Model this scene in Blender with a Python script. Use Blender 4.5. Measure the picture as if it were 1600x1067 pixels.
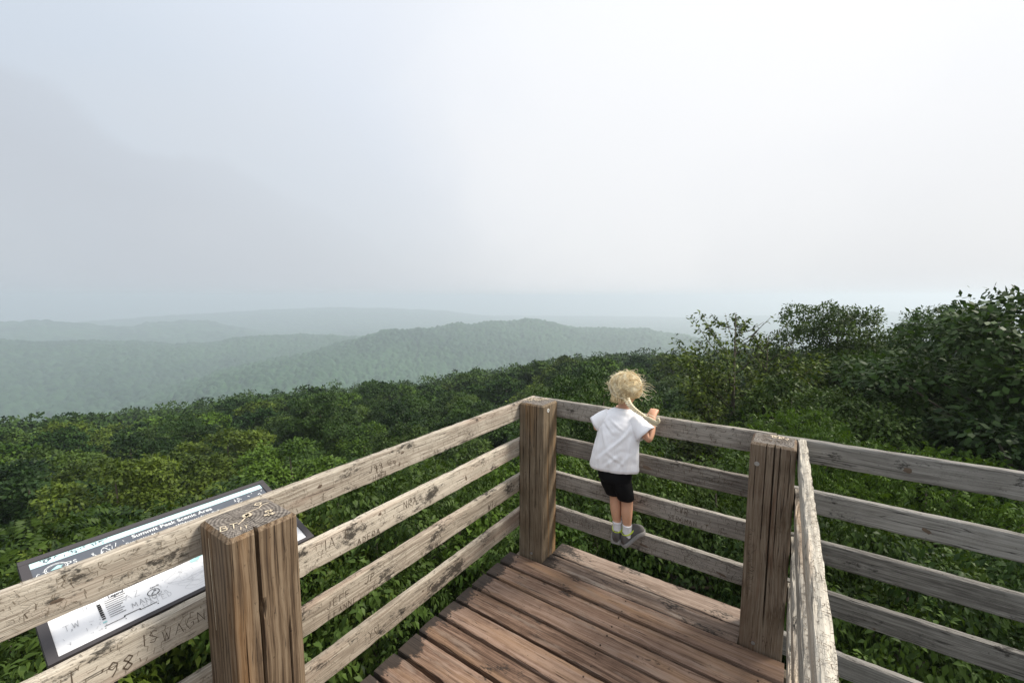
import bpy, math, random
import numpy as np
from mathutils import Vector, Matrix

for o in list(bpy.data.objects):
    bpy.data.objects.remove(o)
S = bpy.context.scene
COL = S.collection
R = math.radians

# ------------------------------------------------------------------ camera
CAM = Vector((1.3408, -2.3181, 1.7746))
YAW = 0.6008                       # heading, counter-clockwise from +Y
cd = bpy.data.cameras.new('camera')
cd.sensor_width = 36.0
cd.lens = 36.0 * 657.1 / 1600
cd.clip_start = 0.02
cd.clip_end = 30000
cam = bpy.data.objects.new('camera', cd)
COL.objects.link(cam)
cam.location = CAM
cam.rotation_euler = (math.pi / 2 - 0.1047, 0, YAW)
S.camera = cam

# ------------------------------------------------------------------ sky and sun
SUN_AZ = 84.0                      # degrees to the right of the view direction
SUN_EL = 46.0
hd = YAW - R(SUN_AZ)
SUN_DIR = Vector((-math.sin(hd) * math.cos(R(SUN_EL)), math.cos(hd) * math.cos(R(SUN_EL)), math.sin(R(SUN_EL))))


class NT:
    def __init__(self, tree):
        self.t = tree
        tree.nodes.clear()

    def n(self, typ, *ins, **kw):
        nd = self.t.nodes.new(typ)
        for k, v in kw.items():
            if k.startswith('_'):
                self.put(nd.inputs[k[1:].replace('_', ' ')], v)
            else:
                setattr(nd, k, v)
        for i, v in enumerate(ins):
            if v is not None:
                self.put(nd.inputs[i], v)
        return nd

    def put(self, sock, v):
        if isinstance(v, bpy.types.NodeSocket):
            self.t.links.new(v, sock)
        elif isinstance(v, bpy.types.Node):
            self.t.links.new(v.outputs[0], sock)
        else:
            if sock.type == 'RGBA' and len(v) == 3:
                v = (*v, 1)
            sock.default_value = v

    def m(self, op, a, b=0.0, c=0.0, clamp=False):
        return self.n('ShaderNodeMath', a, b, c, operation=op, use_clamp=clamp).outputs[0]

    def mix(self, f, a, b, blend='MIX'):
        nd = self.t.nodes.new('ShaderNodeMix')
        nd.data_type = 'RGBA'
        nd.blend_type = blend
        self.put(nd.inputs[0], f)
        self.put(nd.inputs[6], a)
        self.put(nd.inputs[7], b)
        return nd.outputs[2]

    def ramp(self, f, stops, interp='LINEAR'):
        nd = self.t.nodes.new('ShaderNodeValToRGB')
        nd.color_ramp.interpolation = interp
        e = nd.color_ramp.elements
        while len(e) > 1:
            e.remove(e[0])
        for i, (p, c) in enumerate(stops):
            el = e[0] if i == 0 else e.new(p)
            el.position = p
            el.color = (c, c, c, 1) if isinstance(c, (int, float)) else (*c, 1)
        self.put(nd.inputs[0], f)
        return nd.outputs[0]

    def noise(self, vec, scale=1.0, detail=4.0, rough=0.55, dist=0.0):
        return self.n('ShaderNodeTexNoise', _Vector=vec, _Scale=scale, _Detail=detail, _Roughness=rough, _Distortion=dist).outputs[0]

    def vscale(self, vec, s):
        return self.n('ShaderNodeVectorMath', vec, s, operation='MULTIPLY').outputs[0]


W = bpy.data.worlds.new('World')
S.world = W
W.use_nodes = True
g = NT(W.node_tree)
sky = g.n('ShaderNodeTexSky', sky_type='NISHITA', sun_disc=False)
sky.sun_elevation = R(SUN_EL)
sky.sun_rotation = math.atan2(SUN_DIR.x, SUN_DIR.y)
sky.air_density = 1.2
sky.dust_density = 6.0
sky.ozone_density = 1.0
tc = g.n('ShaderNodeTexCoord')
dirv = g.n('ShaderNodeVectorMath', tc.outputs['Generated'], operation='NORMALIZE').outputs[0]
dot = g.n('ShaderNodeVectorMath', dirv, tuple(SUN_DIR), operation='DOT_PRODUCT').outputs['Value']
aur = g.m('POWER', g.m('MULTIPLY_ADD', dot, 0.5, 0.5, True), 1.6)          # smoke aureole round the sun
z10 = lambda *a: [(p, tuple(v / 1.1 for v in c)) for p, c in a]
veil_lo = g.ramp(aur, z10((0.06, (.47, .525, .58)), (0.20, (.60, .64, .685)), (0.36, (.70, .728, .757)), (0.70, (.755, .755, .772)), (1.0, (.83, .83, .82))), 'B_SPLINE')       # smoke near the horizon
veil_hi = g.ramp(aur, z10((0.08, (.52, .60, .71)), (0.29, (.65, .725, .82)), (0.41, (.75, .81, .905)), (0.60, (.87, .90, .955)), (0.87, (.93, .945, .975)), (1.0, (1.05, 1.04, 1.02))), 'B_SPLINE')  # thinner higher up
dz_ = g.n('ShaderNodeSeparateXYZ', dirv).outputs[2]
zen = g.ramp(dz_, [(0.0, 0.0), (0.25, 0.5), (0.5, 1.0)])
veil = g.mix(zen, veil_lo, veil_hi)
over = g.m('MULTIPLY_ADD', g.m('MAXIMUM', g.m('SUBTRACT', dz_, 0.55), 0.0), 0.95 * 11.2, 11.2)       # an overcast sky is brightest overhead
veil = g.n('ShaderNodeVectorMath', veil, over, operation='SCALE')
veil.inputs['Scale'].default_value = 1.0
g.put(veil.inputs['Scale'], over)
skyc = g.mix(0.92, sky.outputs[0], veil.outputs[0])
# soft smoke clouds
cl = g.noise(dirv, 3.2, 5.0, 0.5, 0.4)
cl2 = g.noise(g.n('ShaderNodeMapping', dirv, _Location=(3.1, 0.7, 1.9), _Scale=(1.0, 1.0, 2.2)), 2.0, 4.0, 0.5, 0.5)
skyc = g.mix(g.m('MULTIPLY', g.ramp(cl2, [(0.40, 0.0), (0.70, 1.0)]), 0.20), skyc, g.mix(aur, (5.6, 5.9, 6.3), (9.8, 9.7, 9.6)))


def sky_dir(x, y):
    f_, r_ = 657.1, Vector((math.cos(YAW), math.sin(YAW), 0))
    w_ = Vector((-math.sin(YAW) * math.cos(.1047), math.cos(YAW) * math.cos(.1047), -math.sin(.1047)))
    return (w_ + r_ * ((x - 800) / f_) - r_.cross(w_) * ((y - 533.5) / f_)).normalized()


# a grey bank low on the left, its upper edge sloping down to the right; a bright bank right of centre
nA = sky_dir(340, 268).cross(sky_dir(0, 92)).normalized()
if nA.z > 0:
    nA = -nA
dA = g.n('ShaderNodeVectorMath', dirv, tuple(nA), operation='DOT_PRODUCT').outputs['Value']
mA = g.ramp(g.m('MULTIPLY_ADD', g.m('SUBTRACT', cl, 0.5), 0.22, dA), [(0.0, 0.0), (0.022, 0.9), (0.09, 1.0), (0.30, 0.0)])
mA = g.m('MULTIPLY', mA, g.ramp(aur, [(0.12, 1.0), (0.34, 0.0)], 'EASE'))
skyc = g.mix(g.m('MULTIPLY', mA, 0.62), skyc, (5.0, 5.25, 5.7))
dB = g.n('ShaderNodeVectorMath', dirv, tuple(sky_dir(985, 215)), operation='DOT_PRODUCT').outputs['Value']
mB = g.ramp(g.m('MULTIPLY_ADD', g.m('SUBTRACT', cl, 0.5), 0.16, dB), [(0.84, 0.0), (0.998, 1.0)], 'EASE')
skyc = g.mix(g.m('MULTIPLY', mB, 0.36), skyc, (10.0, 9.9, 9.75))
bg = g.n('ShaderNodeBackground', skyc, 0.1)
g.n('ShaderNodeOutputWorld', bg)

sl = bpy.data.lights.new('sun', 'SUN')
sl.energy = 4.3
sl.angle = R(15)
sl.color = (1.0, 0.93, 0.82)
sun = bpy.data.objects.new('sun', sl)
COL.objects.link(sun)
sun.rotation_euler = (-SUN_DIR).to_track_quat('-Z', 'Y').to_euler()
S.view_settings.view_transform = 'Standard'
S.view_settings.look = 'None'
S.view_settings.exposure = 0.12
S.view_settings.gamma = 1.0
S.cycles.use_denoising = True
S.cycles.max_bounces = 6
S.cycles.diffuse_bounces = 2
S.cycles.transmission_bounces = 3
S.cycles.volume_bounces = 1
S.cycles.sample_clamp_indirect = 4.0

# ------------------------------------------------------------------ helpers
rng = np.random.default_rng(11)
random.seed(5)


def mesh_np(name, V, F, mat=None, smooth=False, attr=None):
    """V (n,3); F (m,3|4) array or list of polygons"""
    me = bpy.data.meshes.new(name)
    V = np.asarray(V, dtype=np.float32)
    if isinstance(F, np.ndarray):
        k = F.shape[1]
        me.vertices.add(len(V))
        me.vertices.foreach_set('co', V.ravel())
        me.loops.add(F.size)
        me.loops.foreach_set('vertex_index', F.astype(np.int32).ravel())
        me.polygons.add(len(F))
        me.polygons.foreach_set('loop_start', np.arange(0, F.size, k, dtype=np.int32))
        me.polygons.foreach_set('loop_total', np.full(len(F), k, dtype=np.int32))
        me.update(calc_edges=True)
    else:
        me.from_pydata([tuple(map(float, v)) for v in V], [], F)
        me.update()
    if smooth:
        me.polygons.foreach_set('use_smooth', np.ones(len(me.polygons), dtype=bool))
    if attr is not None:
        a = me.attributes.new('tone', 'FLOAT', 'POINT')
        a.data.foreach_set('value', np.asarray(attr, dtype=np.float32))
    if mat:
        me.materials.append(mat)
    return me


def add(name, me, parent=None, loc=None, rot=None, mtx=None):
    o = bpy.data.objects.new(name, me)
    COL.objects.link(o)
    if parent is not None:
        o.parent = parent
    if loc is not None:
        o.location = loc
    if rot is not None:
        o.rotation_euler = rot
    if mtx is not None:
        o.matrix_local = mtx
    return o


def thing(name, label, cat, loc=(0, 0, 0), group=None):
    o = add(name, None, loc=loc)
    o.empty_display_size = 0.1
    return tag(o, label, cat, group)


def tag(o, label=None, cat=None, group=None, kind=None):
    for k, v in (('label', label), ('category', cat), ('group', group), ('kind', kind)):
        if v:
            o[k] = v
    return o


class MB:
    """collects shapes into one mesh"""
    def __init__(self):
        self.v, self.f = [], []

    def put(self, V, F):
        b = len(self.v)
        self.v += [tuple(p) for p in V]
        self.f += [tuple(i + b for i in q) for q in F]
        return self

    def box(self, a, b):
        (x0, y0, z0), (x1, y1, z1) = a, b
        return self.put([(x0, y0, z0), (x1, y0, z0), (x1, y1, z0), (x0, y1, z0), (x0, y0, z1), (x1, y0, z1), (x1, y1, z1), (x0, y1, z1)],
                        [(0, 3, 2, 1), (4, 5, 6, 7), (0, 1, 5, 4), (1, 2, 6, 5), (2, 3, 7, 6), (3, 0, 4, 7)])

    def tube(self, pts, rad, n=8, cap=True):
        pts = [Vector(p) for p in pts]
        V, F = [], []
        ref = None
        for i, p in enumerate(pts):
            d = (pts[min(i + 1, len(pts) - 1)] - pts[max(i - 1, 0)])
            d = d.normalized() if d.length > 1e-9 else Vector((0, 0, 1))
            if ref is None:
                ref = d.orthogonal().normalized()
            ref = (ref - d * ref.dot(d)).normalized()
            b = d.cross(ref)
            r = rad[i] if hasattr(rad, '__len__') else rad
            for k in range(n):
                a = 2 * math.pi * k / n
                V.append(p + (ref * math.cos(a) + b * math.sin(a)) * r)
        for i in range(len(pts) - 1):
            for k in range(n):
                F.append((i * n + k, i * n + (k + 1) % n, (i + 1) * n + (k + 1) % n, (i + 1) * n + k))
        if cap:
            F.append(tuple(reversed(range(n))))
            F.append(tuple(range((len(pts) - 1) * n, len(pts) * n)))
        return self.put(V, F)

    def rings(self, rings, cap0=True, cap1=True):
        n = len(rings[0])
        V = [p for r in rings for p in r]
        F = []
        for i in range(len(rings) - 1):
            for k in range(n):
                F.append((i * n + k, i * n + (k + 1) % n, (i + 1) * n + (k + 1) % n, (i + 1) * n + k))
        if cap0:
            F.append(tuple(reversed(range(n))))
        if cap1:
            F.append(tuple(range((len(rings) - 1) * n, len(rings) * n)))
        return self.put(V, F)

    def ball(self, c, r, n=10, m=7):
        r = r if hasattr(r, '__len__') else (r, r, r)
        V, F = [], []
        for i in range(1, m):
            t = math.pi * i / m
            for k in range(n):
                a = 2 * math.pi * k / n
                V.append((c[0] + r[0] * math.sin(t) * math.cos(a), c[1] + r[1] * math.sin(t) * math.sin(a), c[2] + r[2] * math.cos(t)))
        for i in range(m - 2):
            for k in range(n):
                F.append((i * n + k, (i + 1) * n + k, (i + 1) * n + (k + 1) % n, i * n + (k + 1) % n))
        t0, t1 = len(V), len(V) + 1
        V += [(c[0], c[1], c[2] + r[2]), (c[0], c[1], c[2] - r[2])]
        for k in range(n):
            F.append((t0, k, (k + 1) % n))
            F.append((t1, (m - 2) * n + (k + 1) % n, (m - 2) * n + k))
        return self.put(V, F)

    def mesh(self, name, mat=None, smooth=False):
        return mesh_np(name, self.v, self.f, mat, smooth)

    def obj(self, name, mat, parent=None, smooth=False, **kw):
        return add(name, self.mesh(name, mat, smooth), parent, **kw)


def material(name):
    m = bpy.data.materials.new(name)
    m.use_nodes = True
    return m, NT(m.node_tree)


def simple(name, col, rough=0.7, spec=0.3, metal=0.0, bump=None, vary=0.0):
    m, g = material(name)
    base = col
    if vary:
        tc = g.n('ShaderNodeTexCoord')
        nz = g.noise(tc.outputs['Object'], 14.0, 4.0)
        base = g.mix(nz, tuple(c * (1 - vary) for c in col), tuple(min(1, c * (1 + vary)) for c in col))
    b = g.n('ShaderNodeBsdfPrincipled', _Base_Color=base, _Roughness=rough, _Metallic=metal)
    b.inputs['Specular IOR Level'].default_value = spec
    if bump:
        tc = g.n('ShaderNodeTexCoord')
        h = g.noise(tc.outputs['Object'], bump[0], 4.0)
        g.put(b.inputs['Normal'], g.n('ShaderNodeBump', _Height=h, _Strength=bump[1], _Distance=bump[2]).outputs[0])
    g.n('ShaderNodeOutputMaterial', b)
    return m


def wood(name, dark, mid, light, axis=0, stain=0.5, stain_col=(0.018, 0.016, 0.014), warm=None, warm_amt=0.0, crack=0.5,
         end_mould=0.0, rings=0.0, check=0.0, pale=None, gs=1.0):
    """weathered timber; the grain runs along the object's own axis"""
    m, g = material(name)
    tc = g.n('ShaderNodeTexCoord')
    oi = g.n('ShaderNodeObjectInfo')
    off = g.m('MULTIPLY', oi.outputs['Random'], 61.0)
    vec = g.n('ShaderNodeVectorMath', tc.outputs['Object'], g.n('ShaderNodeCombineXYZ', off, off, off).outputs[0], operation='ADD').outputs[0]

    def st(al, ac):
        s = [ac, ac, ac]
        s[axis] = al
        return g.vscale(vec, tuple(s))
    warpn = g.n('ShaderNodeTexNoise', _Vector=st(2.2, 9), _Scale=1.0, _Detail=2.0).outputs[1]
    warped = g.n('ShaderNodeVectorMath', vec, g.vscale(g.n('ShaderNodeVectorMath', warpn, (0.5, 0.5, 0.5), operation='SUBTRACT').outputs[0], (0.03, 0.03, 0.03)), operation='ADD').outputs[0]

    def stw(al, ac):
        s = [ac * gs, ac * gs, ac * gs]
        s[axis] = al
        return g.vscale(warped, tuple(s))
    n1 = g.noise(stw(1.6, 26), 1.0, 5.0, 0.6)
    n2 = g.noise(stw(4.0, 190), 1.0, 3.0, 0.7)
    nm = g.noise(stw(1.8, 95), 1.0, 3.0, 0.6)
    n3 = g.noise(vec, 7.0, 5.0, 0.6)
    f = g.m('ADD', g.m('MULTIPLY', n1, 0.13), g.m('MULTIPLY_ADD', n2, 0.42, g.m('MULTIPLY_ADD', nm, 0.30, g.m('MULTIPLY', n3, 0.15))))
    f = g.m('ADD', f, g.m('MULTIPLY', g.m('SUBTRACT', oi.outputs['Random'], 0.5), 0.13))
    if rings:
        wv = g.n('ShaderNodeTexWave', _Vector=stw(0.9, 11), _Scale=1.0, _Distortion=7.0, _Detail=3.0, _Detail_Scale=0.8, wave_type='RINGS', rings_direction='XYZ'[axis]).outputs[1]
        f = g.m('MULTIPLY_ADD', g.m('SUBTRACT', wv, 0.5), rings, f)
    col = g.ramp(f, [(0.39, dark), (0.5, mid), (0.61, light)])
    if warm:
        wf = g.ramp(g.noise(stw(1.1, 9), 1.0, 3.0), [(0.52, 0.0), (0.68, 1.0)])
        col = g.mix(g.m('MULTIPLY', wf, warm_amt), col, warm)
    if pale:
        pf = g.ramp(g.noise(stw(2.4, 13), 1.3, 6.0, 0.65), [(0.55, 0.0), (0.66, 1.0)])
        col = g.mix(g.m('MULTIPLY', pf, 0.55), col, pale)
    # long drying cracks
    cr = g.m('ABSOLUTE', g.m('SUBTRACT', g.noise(stw(0.9, 34), 1.0, 2.0, 0.5), 0.5))
    crm = g.ramp(cr, [(0.0, 1.0), (0.012, 0.0)])
    gate = g.ramp(g.noise(st(1.5, 6), 1.0, 2.0), [(0.48, 0.0), (0.56, 1.0)])
    crm = g.m('MULTIPLY', crm, gate)
    col = g.mix(g.m('MULTIPLY', crm, crack), col, tuple(c * 0.18 for c in dark))
    # short fine checks and dark specks in the fibre
    fc = g.m('MULTIPLY', g.ramp(g.noise(stw(7.0, 120), 1.0, 2.0, 0.5), [(0.29, 1.0), (0.36, 0.0)]), g.ramp(n3, [(0.40, 0.0), (0.55, 1.0)]))
    col = g.mix(g.m('MULTIPLY', fc, 0.75), col, tuple(c * 0.22 for c in dark))
    sp_ = g.ramp(g.noise(st(60, 110), 1.0, 2.0, 0.5), [(0.25, 1.0), (0.31, 0.0)])
    col = g.mix(g.m('MULTIPLY', sp_, 0.6), col, tuple(c * 0.3 for c in dark))
    crm = g.m('MAXIMUM', crm, fc)
    hgt = g.m('MULTIPLY_ADD', crm, -1.0, g.m('MULTIPLY', n2, 0.7))
    if check:                                           # fine cross checking and old knife work
        vz = g.n('ShaderNodeTexVoronoi', _Vector=st(55 if check > .9 else 75, 95 if check > .9 else 140), _Scale=1.0, feature='DISTANCE_TO_EDGE').outputs[0]
        ck = g.ramp(vz, [(0.0, 1.0), (0.06, 0.0)])
        ck = g.m('MULTIPLY', ck, g.ramp(g.noise(vec, 9.0, 3.0), [(0.42, 0.0), (0.6, 1.0)]))
        col = g.mix(g.m('MULTIPLY', ck, check), col, tuple(c * 0.3 for c in dark))
        hgt = g.m('MULTIPLY_ADD', ck, -0.8, hgt)
    # black mould: blotches with their own ragged outline
    s1 = g.noise(st(5.0, 9.0), 1.0, 3.0, 0.6)
    s2 = g.noise(st(45, 85), 1.0, 6.0, 0.75)
    sf = g.m('ADD', g.m('MULTIPLY', s1, 0.62), g.m('MULTIPLY', s2, 0.38))
    if end_mould:
        lx = g.n('ShaderNodeSeparateXYZ', tc.outputs['Object']).outputs[axis]
        sf = g.m('ADD', sf, g.m('MULTIPLY', g.m('SUBTRACT', 1.0, g.m('DIVIDE', lx, 0.14), 0, True), end_mould))
    t = 0.66 - 0.12 * stain
    smk = g.ramp(sf, [(t - 0.025, 0.0), (t + 0.03, 1.0)])
    col = g.mix(g.m('MULTIPLY', smk, 0.88), col, stain_col)
    b = g.n('ShaderNodeBsdfPrincipled', _Base_Color=col, _Roughness=0.82)
    b.inputs['Specular IOR Level'].default_value = 0.25
    g.put(b.inputs['Normal'], g.n('ShaderNodeBump', _Height=hgt, _Strength=0.6, _Distance=0.0025).outputs[0])
    g.n('ShaderNodeOutputMaterial', b)
    return m


# softwood, more or less worn; left rails coloured as sunlit, back rails as shaded
M_RAIL_L = wood('rail_sunlit', (0.24, 0.20, 0.158), (0.42, 0.375, 0.31), (0.56, 0.51, 0.43), stain=0.38, warm=(0.33, 0.20, 0.15), warm_amt=0.4, check=0.25)
M_RAIL_L2 = wood('rail_sunlit_mouldy', (0.24, 0.20, 0.155), (0.42, 0.37, 0.30), (0.56, 0.505, 0.42), stain=0.74, warm=(0.33, 0.20, 0.15), warm_amt=0.35, check=0.25)
M_RAIL_R = wood('rail_grey_shaded', (0.11, 0.095, 0.08), (0.24, 0.215, 0.185), (0.37, 0.34, 0.295), stain=0.5, check=0.7, crack=0.8)
M_RAIL_R2 = wood('rail_silver_shaded', (0.10, 0.093, 0.083), (0.215, 0.202, 0.182), (0.32, 0.305, 0.28), stain=0.45, check=0.25, crack=0.9)
M_RAIL_T = wood('rail_carved', (0.18, 0.16, 0.135), (0.36, 0.33, 0.28), (0.52, 0.48, 0.405), stain=0.45, warm=(0.50, 0.27, 0.10), warm_amt=0.35, check=0.55, crack=1.0)
M_POST = wood('post_brown', (0.055, 0.036, 0.023), (0.138, 0.095, 0.059), (0.225, 0.168, 0.112), axis=2, gs=1.6, stain=0.04, warm=(0.26, 0.135, 0.05), warm_amt=0.4, crack=0.9, rings=0.12)
M_POST_G = wood('post_olive', (0.066, 0.048, 0.031), (0.165, 0.125, 0.082), (0.25, 0.20, 0.14), axis=2, gs=1.5, stain=0.08, warm=(0.30, 0.155, 0.05), warm_amt=0.5, crack=1.0)
M_POST_D = wood('post_dark', (0.045, 0.028, 0.018), (0.135, 0.095, 0.063), (0.235, 0.185, 0.135), axis=2, gs=1.5, stain=0.25, stain_col=(0.03, 0.014, 0.008), warm=(0.10, 0.04, 0.018), warm_amt=0.9, crack=0.9)
M_BOARD = wood('board_redbrown', (0.068, 0.040, 0.027), (0.178, 0.112, 0.078), (0.28, 0.195, 0.148), stain=0.36, warm=(0.30, 0.185, 0.105), warm_amt=0.5, crack=0.8, rings=0.06, end_mould=0.3, check=0.0, pale=(0.26, 0.20, 0.16))
M_BOARD_W = wood('board_worn', (0.085, 0.058, 0.043), (0.185, 0.132, 0.10), (0.29, 0.225, 0.18), stain=0.66, crack=0.8, rings=0.05, end_mould=0.16, pale=(0.36, 0.31, 0.26))
M_FRAME = wood('framing_timber', (0.05, 0.04, 0.03), (0.13, 0.10, 0.07), (0.2, 0.16, 0.11), axis=2, stain=0.2)
M_GROOVE = simple('carved_groove', (0.11, 0.085, 0.063), 0.9, 0.1)
M_GROOVE_S = simple('old_scratch', (0.20, 0.165, 0.125), 0.9, 0.1)
M_FRESH = simple('fresh_cut_wood', (0.58, 0.49, 0.36), 0.8, 0.2, vary=0.15)
M_CRACK = simple('crack_interior', (0.02, 0.013, 0.009), 0.95, 0.0)

# end grain for post tops
M_END, g = material('end_grain')
tc = g.n('ShaderNodeTexCoord')
vv = g.vscale(tc.outputs['Object'], (1, 1, 0.0))
ctr = g.n('ShaderNodeVectorMath', vv, (0.02, 0.03, 0), operation='ADD').outputs[0]
rg = g.n('ShaderNodeTexWave', _Vector=ctr, _Scale=28.0, _Distortion=2.0, _Detail=3.0, wave_type='RINGS', rings_direction='Z').outputs[1]
nz = g.noise(tc.outputs['Object'], 60.0, 6.0, 0.7)
c = g.ramp(g.m('MULTIPLY_ADD', rg, 0.3, g.m('MULTIPLY', nz, 0.75)), [(0.25, (0.05, 0.042, 0.036)), (0.5, (0.145, 0.125, 0.108)), (0.75, (0.27, 0.24, 0.205))])
xyz = g.n('ShaderNodeSeparateXYZ', ctr)
ang = g.m('ARCTAN2', xyz.outputs[1], xyz.outputs[0])
rc = g.m('ABSOLUTE', g.m('SUBTRACT', g.noise(g.n('ShaderNodeCombineXYZ', g.m('MULTIPLY', ang, 5.0), g.m('MULTIPLY', g.n('ShaderNodeVectorMath', ctr, operation='LENGTH').outputs['Value'], 6.0), 0.0).outputs[0], 1.6, 2.0), 0.5))
rcm = g.ramp(rc, [(0.0, 1.0), (0.02, 0.0)])
c = g.mix(g.m('MULTIPLY', rcm, 0.85), c, (0.02, 0.016, 0.013))
b = g.n('ShaderNodeBsdfPrincipled', _Base_Color=c, _Roughness=0.9)
g.put(b.inputs['Normal'], g.n('ShaderNodeBump', _Height=g.m('MULTIPLY_ADD', rcm, -1.0, nz), _Strength=0.8, _Distance=0.004).outputs[0])
g.n('ShaderNodeOutputMaterial', b)

# ------------------------------------------------------------------ terrain
def az_of(x, y):
    h = np.arctan2(-(x - CAM.x), (y - CAM.y))
    a = np.degrees(YAW - h)
    return (a + 180) % 360 - 180


def vnoise(x, y, s, seed):
    """smooth value noise, -1..1"""
    x = x / s + seed * 17.3
    y = y / s - seed * 9.1
    xi, yi = np.floor(x), np.floor(y)
    fx, fy = x - xi, y - yi
    fx = fx * fx * (3 - 2 * fx)
    fy = fy * fy * (3 - 2 * fy)

    def h(a, b):
        v = np.sin(a * 127.1 + b * 311.7 + seed * 74.7) * 43758.5453
        return (v - np.floor(v)) * 2 - 1
    return (h(xi, yi) * (1 - fx) + h(xi + 1, yi) * fx) * (1 - fy) + (h(xi, yi + 1) * (1 - fx) + h(xi + 1, yi + 1) * fx) * fy


NEAR = [(-180, .15), (-120, .17), (-54.6, .1761), (-51.3, .18), (-45.3, .1888), (-40, .195), (-31.8, .1906), (-20.4, .191), (-8.8, .1828), (0, .1615), (10.4, .1375), (17.1, .1218),
        (24.7, .1214), (34.6, .10), (50.8, .06), (90, .03), (140, .08), (180, .15)]
H1 = [(-60, .40), (-48, .28), (-40.6, .2064), (-36.3, .1718), (-32.3, .1458), (-27.9, .1263), (-23.2, .1086), (-20.2, .1008), (-13.7, .0819), (-8.7, .0713), (-3.5, .0659), (4.4, .0597), (7.8, .0714), (11.2, .0800),
      (17, .0763), (23.2, .0846), (31.5, .1047), (42.8, .13), (60, .16)]
H2 = [(-75, .08), (-54, .0721), (-50.8, .0708), (-48.6, .0741), (-45, .0726), (-42.6, .0802), (-40.3, .0855), (-36.4, .0926), (-32.1, .0844), (-27.8, .0854), (-23.2, .0853), (-17, .0953), (-8.7, .1214), (0, .16), (60, .3)]
H3 = [(-75, .05), (-54, .0424), (-50.6, .0415), (-47.6, .0401), (-46.3, .0435), (-44.2, .0517), (-41.9, .0559), (-41, .0498), (-38.9, .0466), (-35.9, .0485), (-34, .0585), (-31.4, .072), (-25, .1), (60, .1)]
H4 = [(-75, .05), (-50.7, .0486), (-45.1, .0422), (-40.9, .0372), (-35.8, .0325), (-29.9, .0269), (-23, .0238), (-16.9, .0268), (-9.1, .0329), (-3.5, .0461), (4.4, .0567), (11.2, .0572), (18.5, .051), (21.6, .0486), (27.6, .0396),
      (33.1, .0399), (40.6, .0281), (50.6, .0226), (75, .03)]
VALLEY = -245.0


def tab(t, a):
    return np.interp(a, [p[0] for p in t], [p[1] for p in t])


def hill(r, a, t, rk, wf, wb):
    zc = CAM.z - tab(t, a) * rk - 9.0 + 3.5 * vnoise(a, 0 * a + rk * 0 + wf, 2.3, 4) + 1.6 * vnoise(a, 0 * a + wf, 0.8, 9)
    d = r - rk
    k = np.where(d < 0, np.exp(-1.6 * (d / wf) ** 2), np.exp(-1.6 * (d / wb) ** 2))
    return VALLEY + (zc - VALLEY) * k


def canopy_near(r, a):
    return CAM.z - (2.55 + (tab(NEAR, a) - 0.003) * r)


def ground_z(x, y):
    r = np.hypot(x - CAM.x, y - CAM.y)
    a = az_of(x, y)
    z = canopy_near(r, a) - 11.0 + 1.4 * vnoise(x, y, 34, 3) * np.clip((r - 12) / 30, 0, 1)
    z = z - np.clip(r - 170, 0, None) ** 1.25 * 0.16
    z = np.maximum(z, VALLEY + 0.0 * r)
    r1 = np.interp(a, [-45, -30, 0, 30], [900, 1080, 1450, 1500])
    hl = np.maximum.reduce([hill(r, a, H1, r1, 520, 500), hill(r, a, H2, 1750 + 0 * r, 620, 500), hill(r, a, H3, 2800 + 0 * r, 700, 600), hill(r, a, H4, 4500 + 0 * r, 1100, 600)])
    hl = np.where(np.abs(a) > 80, VALLEY, hl)
    und = 16 * vnoise(x, y, 230, 5) + 9 * vnoise(x, y, 95, 6) + 4 * vnoise(x, y, 45, 7)
    far = hl + und * np.clip((r - 500) / 400, 0, 1) * np.clip((4000 - r) / 1500, 0.2, 1) * 0.6
    return np.where(r > 380, np.maximum(z, far), z)


M_SOIL, g = material('forest_floor')
tc = g.n('ShaderNodeTexCoord')
nz = g.noise(tc.outputs['Object'], 0.8, 8.0, 0.65)
b = g.n('ShaderNodeBsdfPrincipled', _Base_Color=g.ramp(nz, [(0.35, (0.022, 0.024, 0.012)), (0.65, (0.045, 0.055, 0.02))]), _Roughness=0.95)
g.n('ShaderNodeOutputMaterial', b)
na = 241
rr = np.concatenate([[0.01], np.linspace(3, 60, 24), np.linspace(68, 400, 42), np.linspace(430, 2100, 60), np.linspace(2180, 5600, 50)])
aa = np.linspace(-np.pi, np.pi, na)
AA, RR = np.meshgrid(aa, rr)
HD = YAW - AA
X = CAM.x - np.sin(HD) * RR
Y = CAM.y + np.cos(HD) * RR
Z = ground_z(X, Y)
nr = len(rr)
idx = np.arange(nr * na).reshape(nr, na)
F = np.stack([idx[:-1, :-1], idx[:-1, 1:], idx[1:, 1:], idx[1:, :-1]], -1).reshape(-1, 4)
ground = add('terrain', mesh_np('terrain', np.stack([X, Y, Z], -1).reshape(-1, 3), F[:, ::-1].copy(), M_SOIL, True))
tag(ground, kind='structure')

# ------------------------------------------------------------------ foliage materials
def leafmat(name, lo, hi, far=False, use_obj=True):
    m, g = material(name)
    at = g.n('ShaderNodeAttribute', attribute_name='tone').outputs['Fac']
    col = g.mix(at, lo, hi)
    if use_obj:
        oc = g.n('ShaderNodeObjectInfo').outputs['Color']
        col = g.mix(1.0, col, oc, 'MULTIPLY')
    b = g.n('ShaderNodeBsdfPrincipled', _Base_Color=col, _Roughness=0.5)
    b.inputs['Specular IOR Level'].default_value = 0.03 if far else 0.14
    if far:
        g.n('ShaderNodeOutputMaterial', b)
        return m
    tr = g.n('ShaderNodeBsdfTranslucent', g.mix(1.0, col, (1.15, 1.15, 0.40), 'MULTIPLY'))
    g.n('ShaderNodeOutputMaterial', g.n('ShaderNodeMixShader', 0.22, b, tr))
    return m


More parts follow.
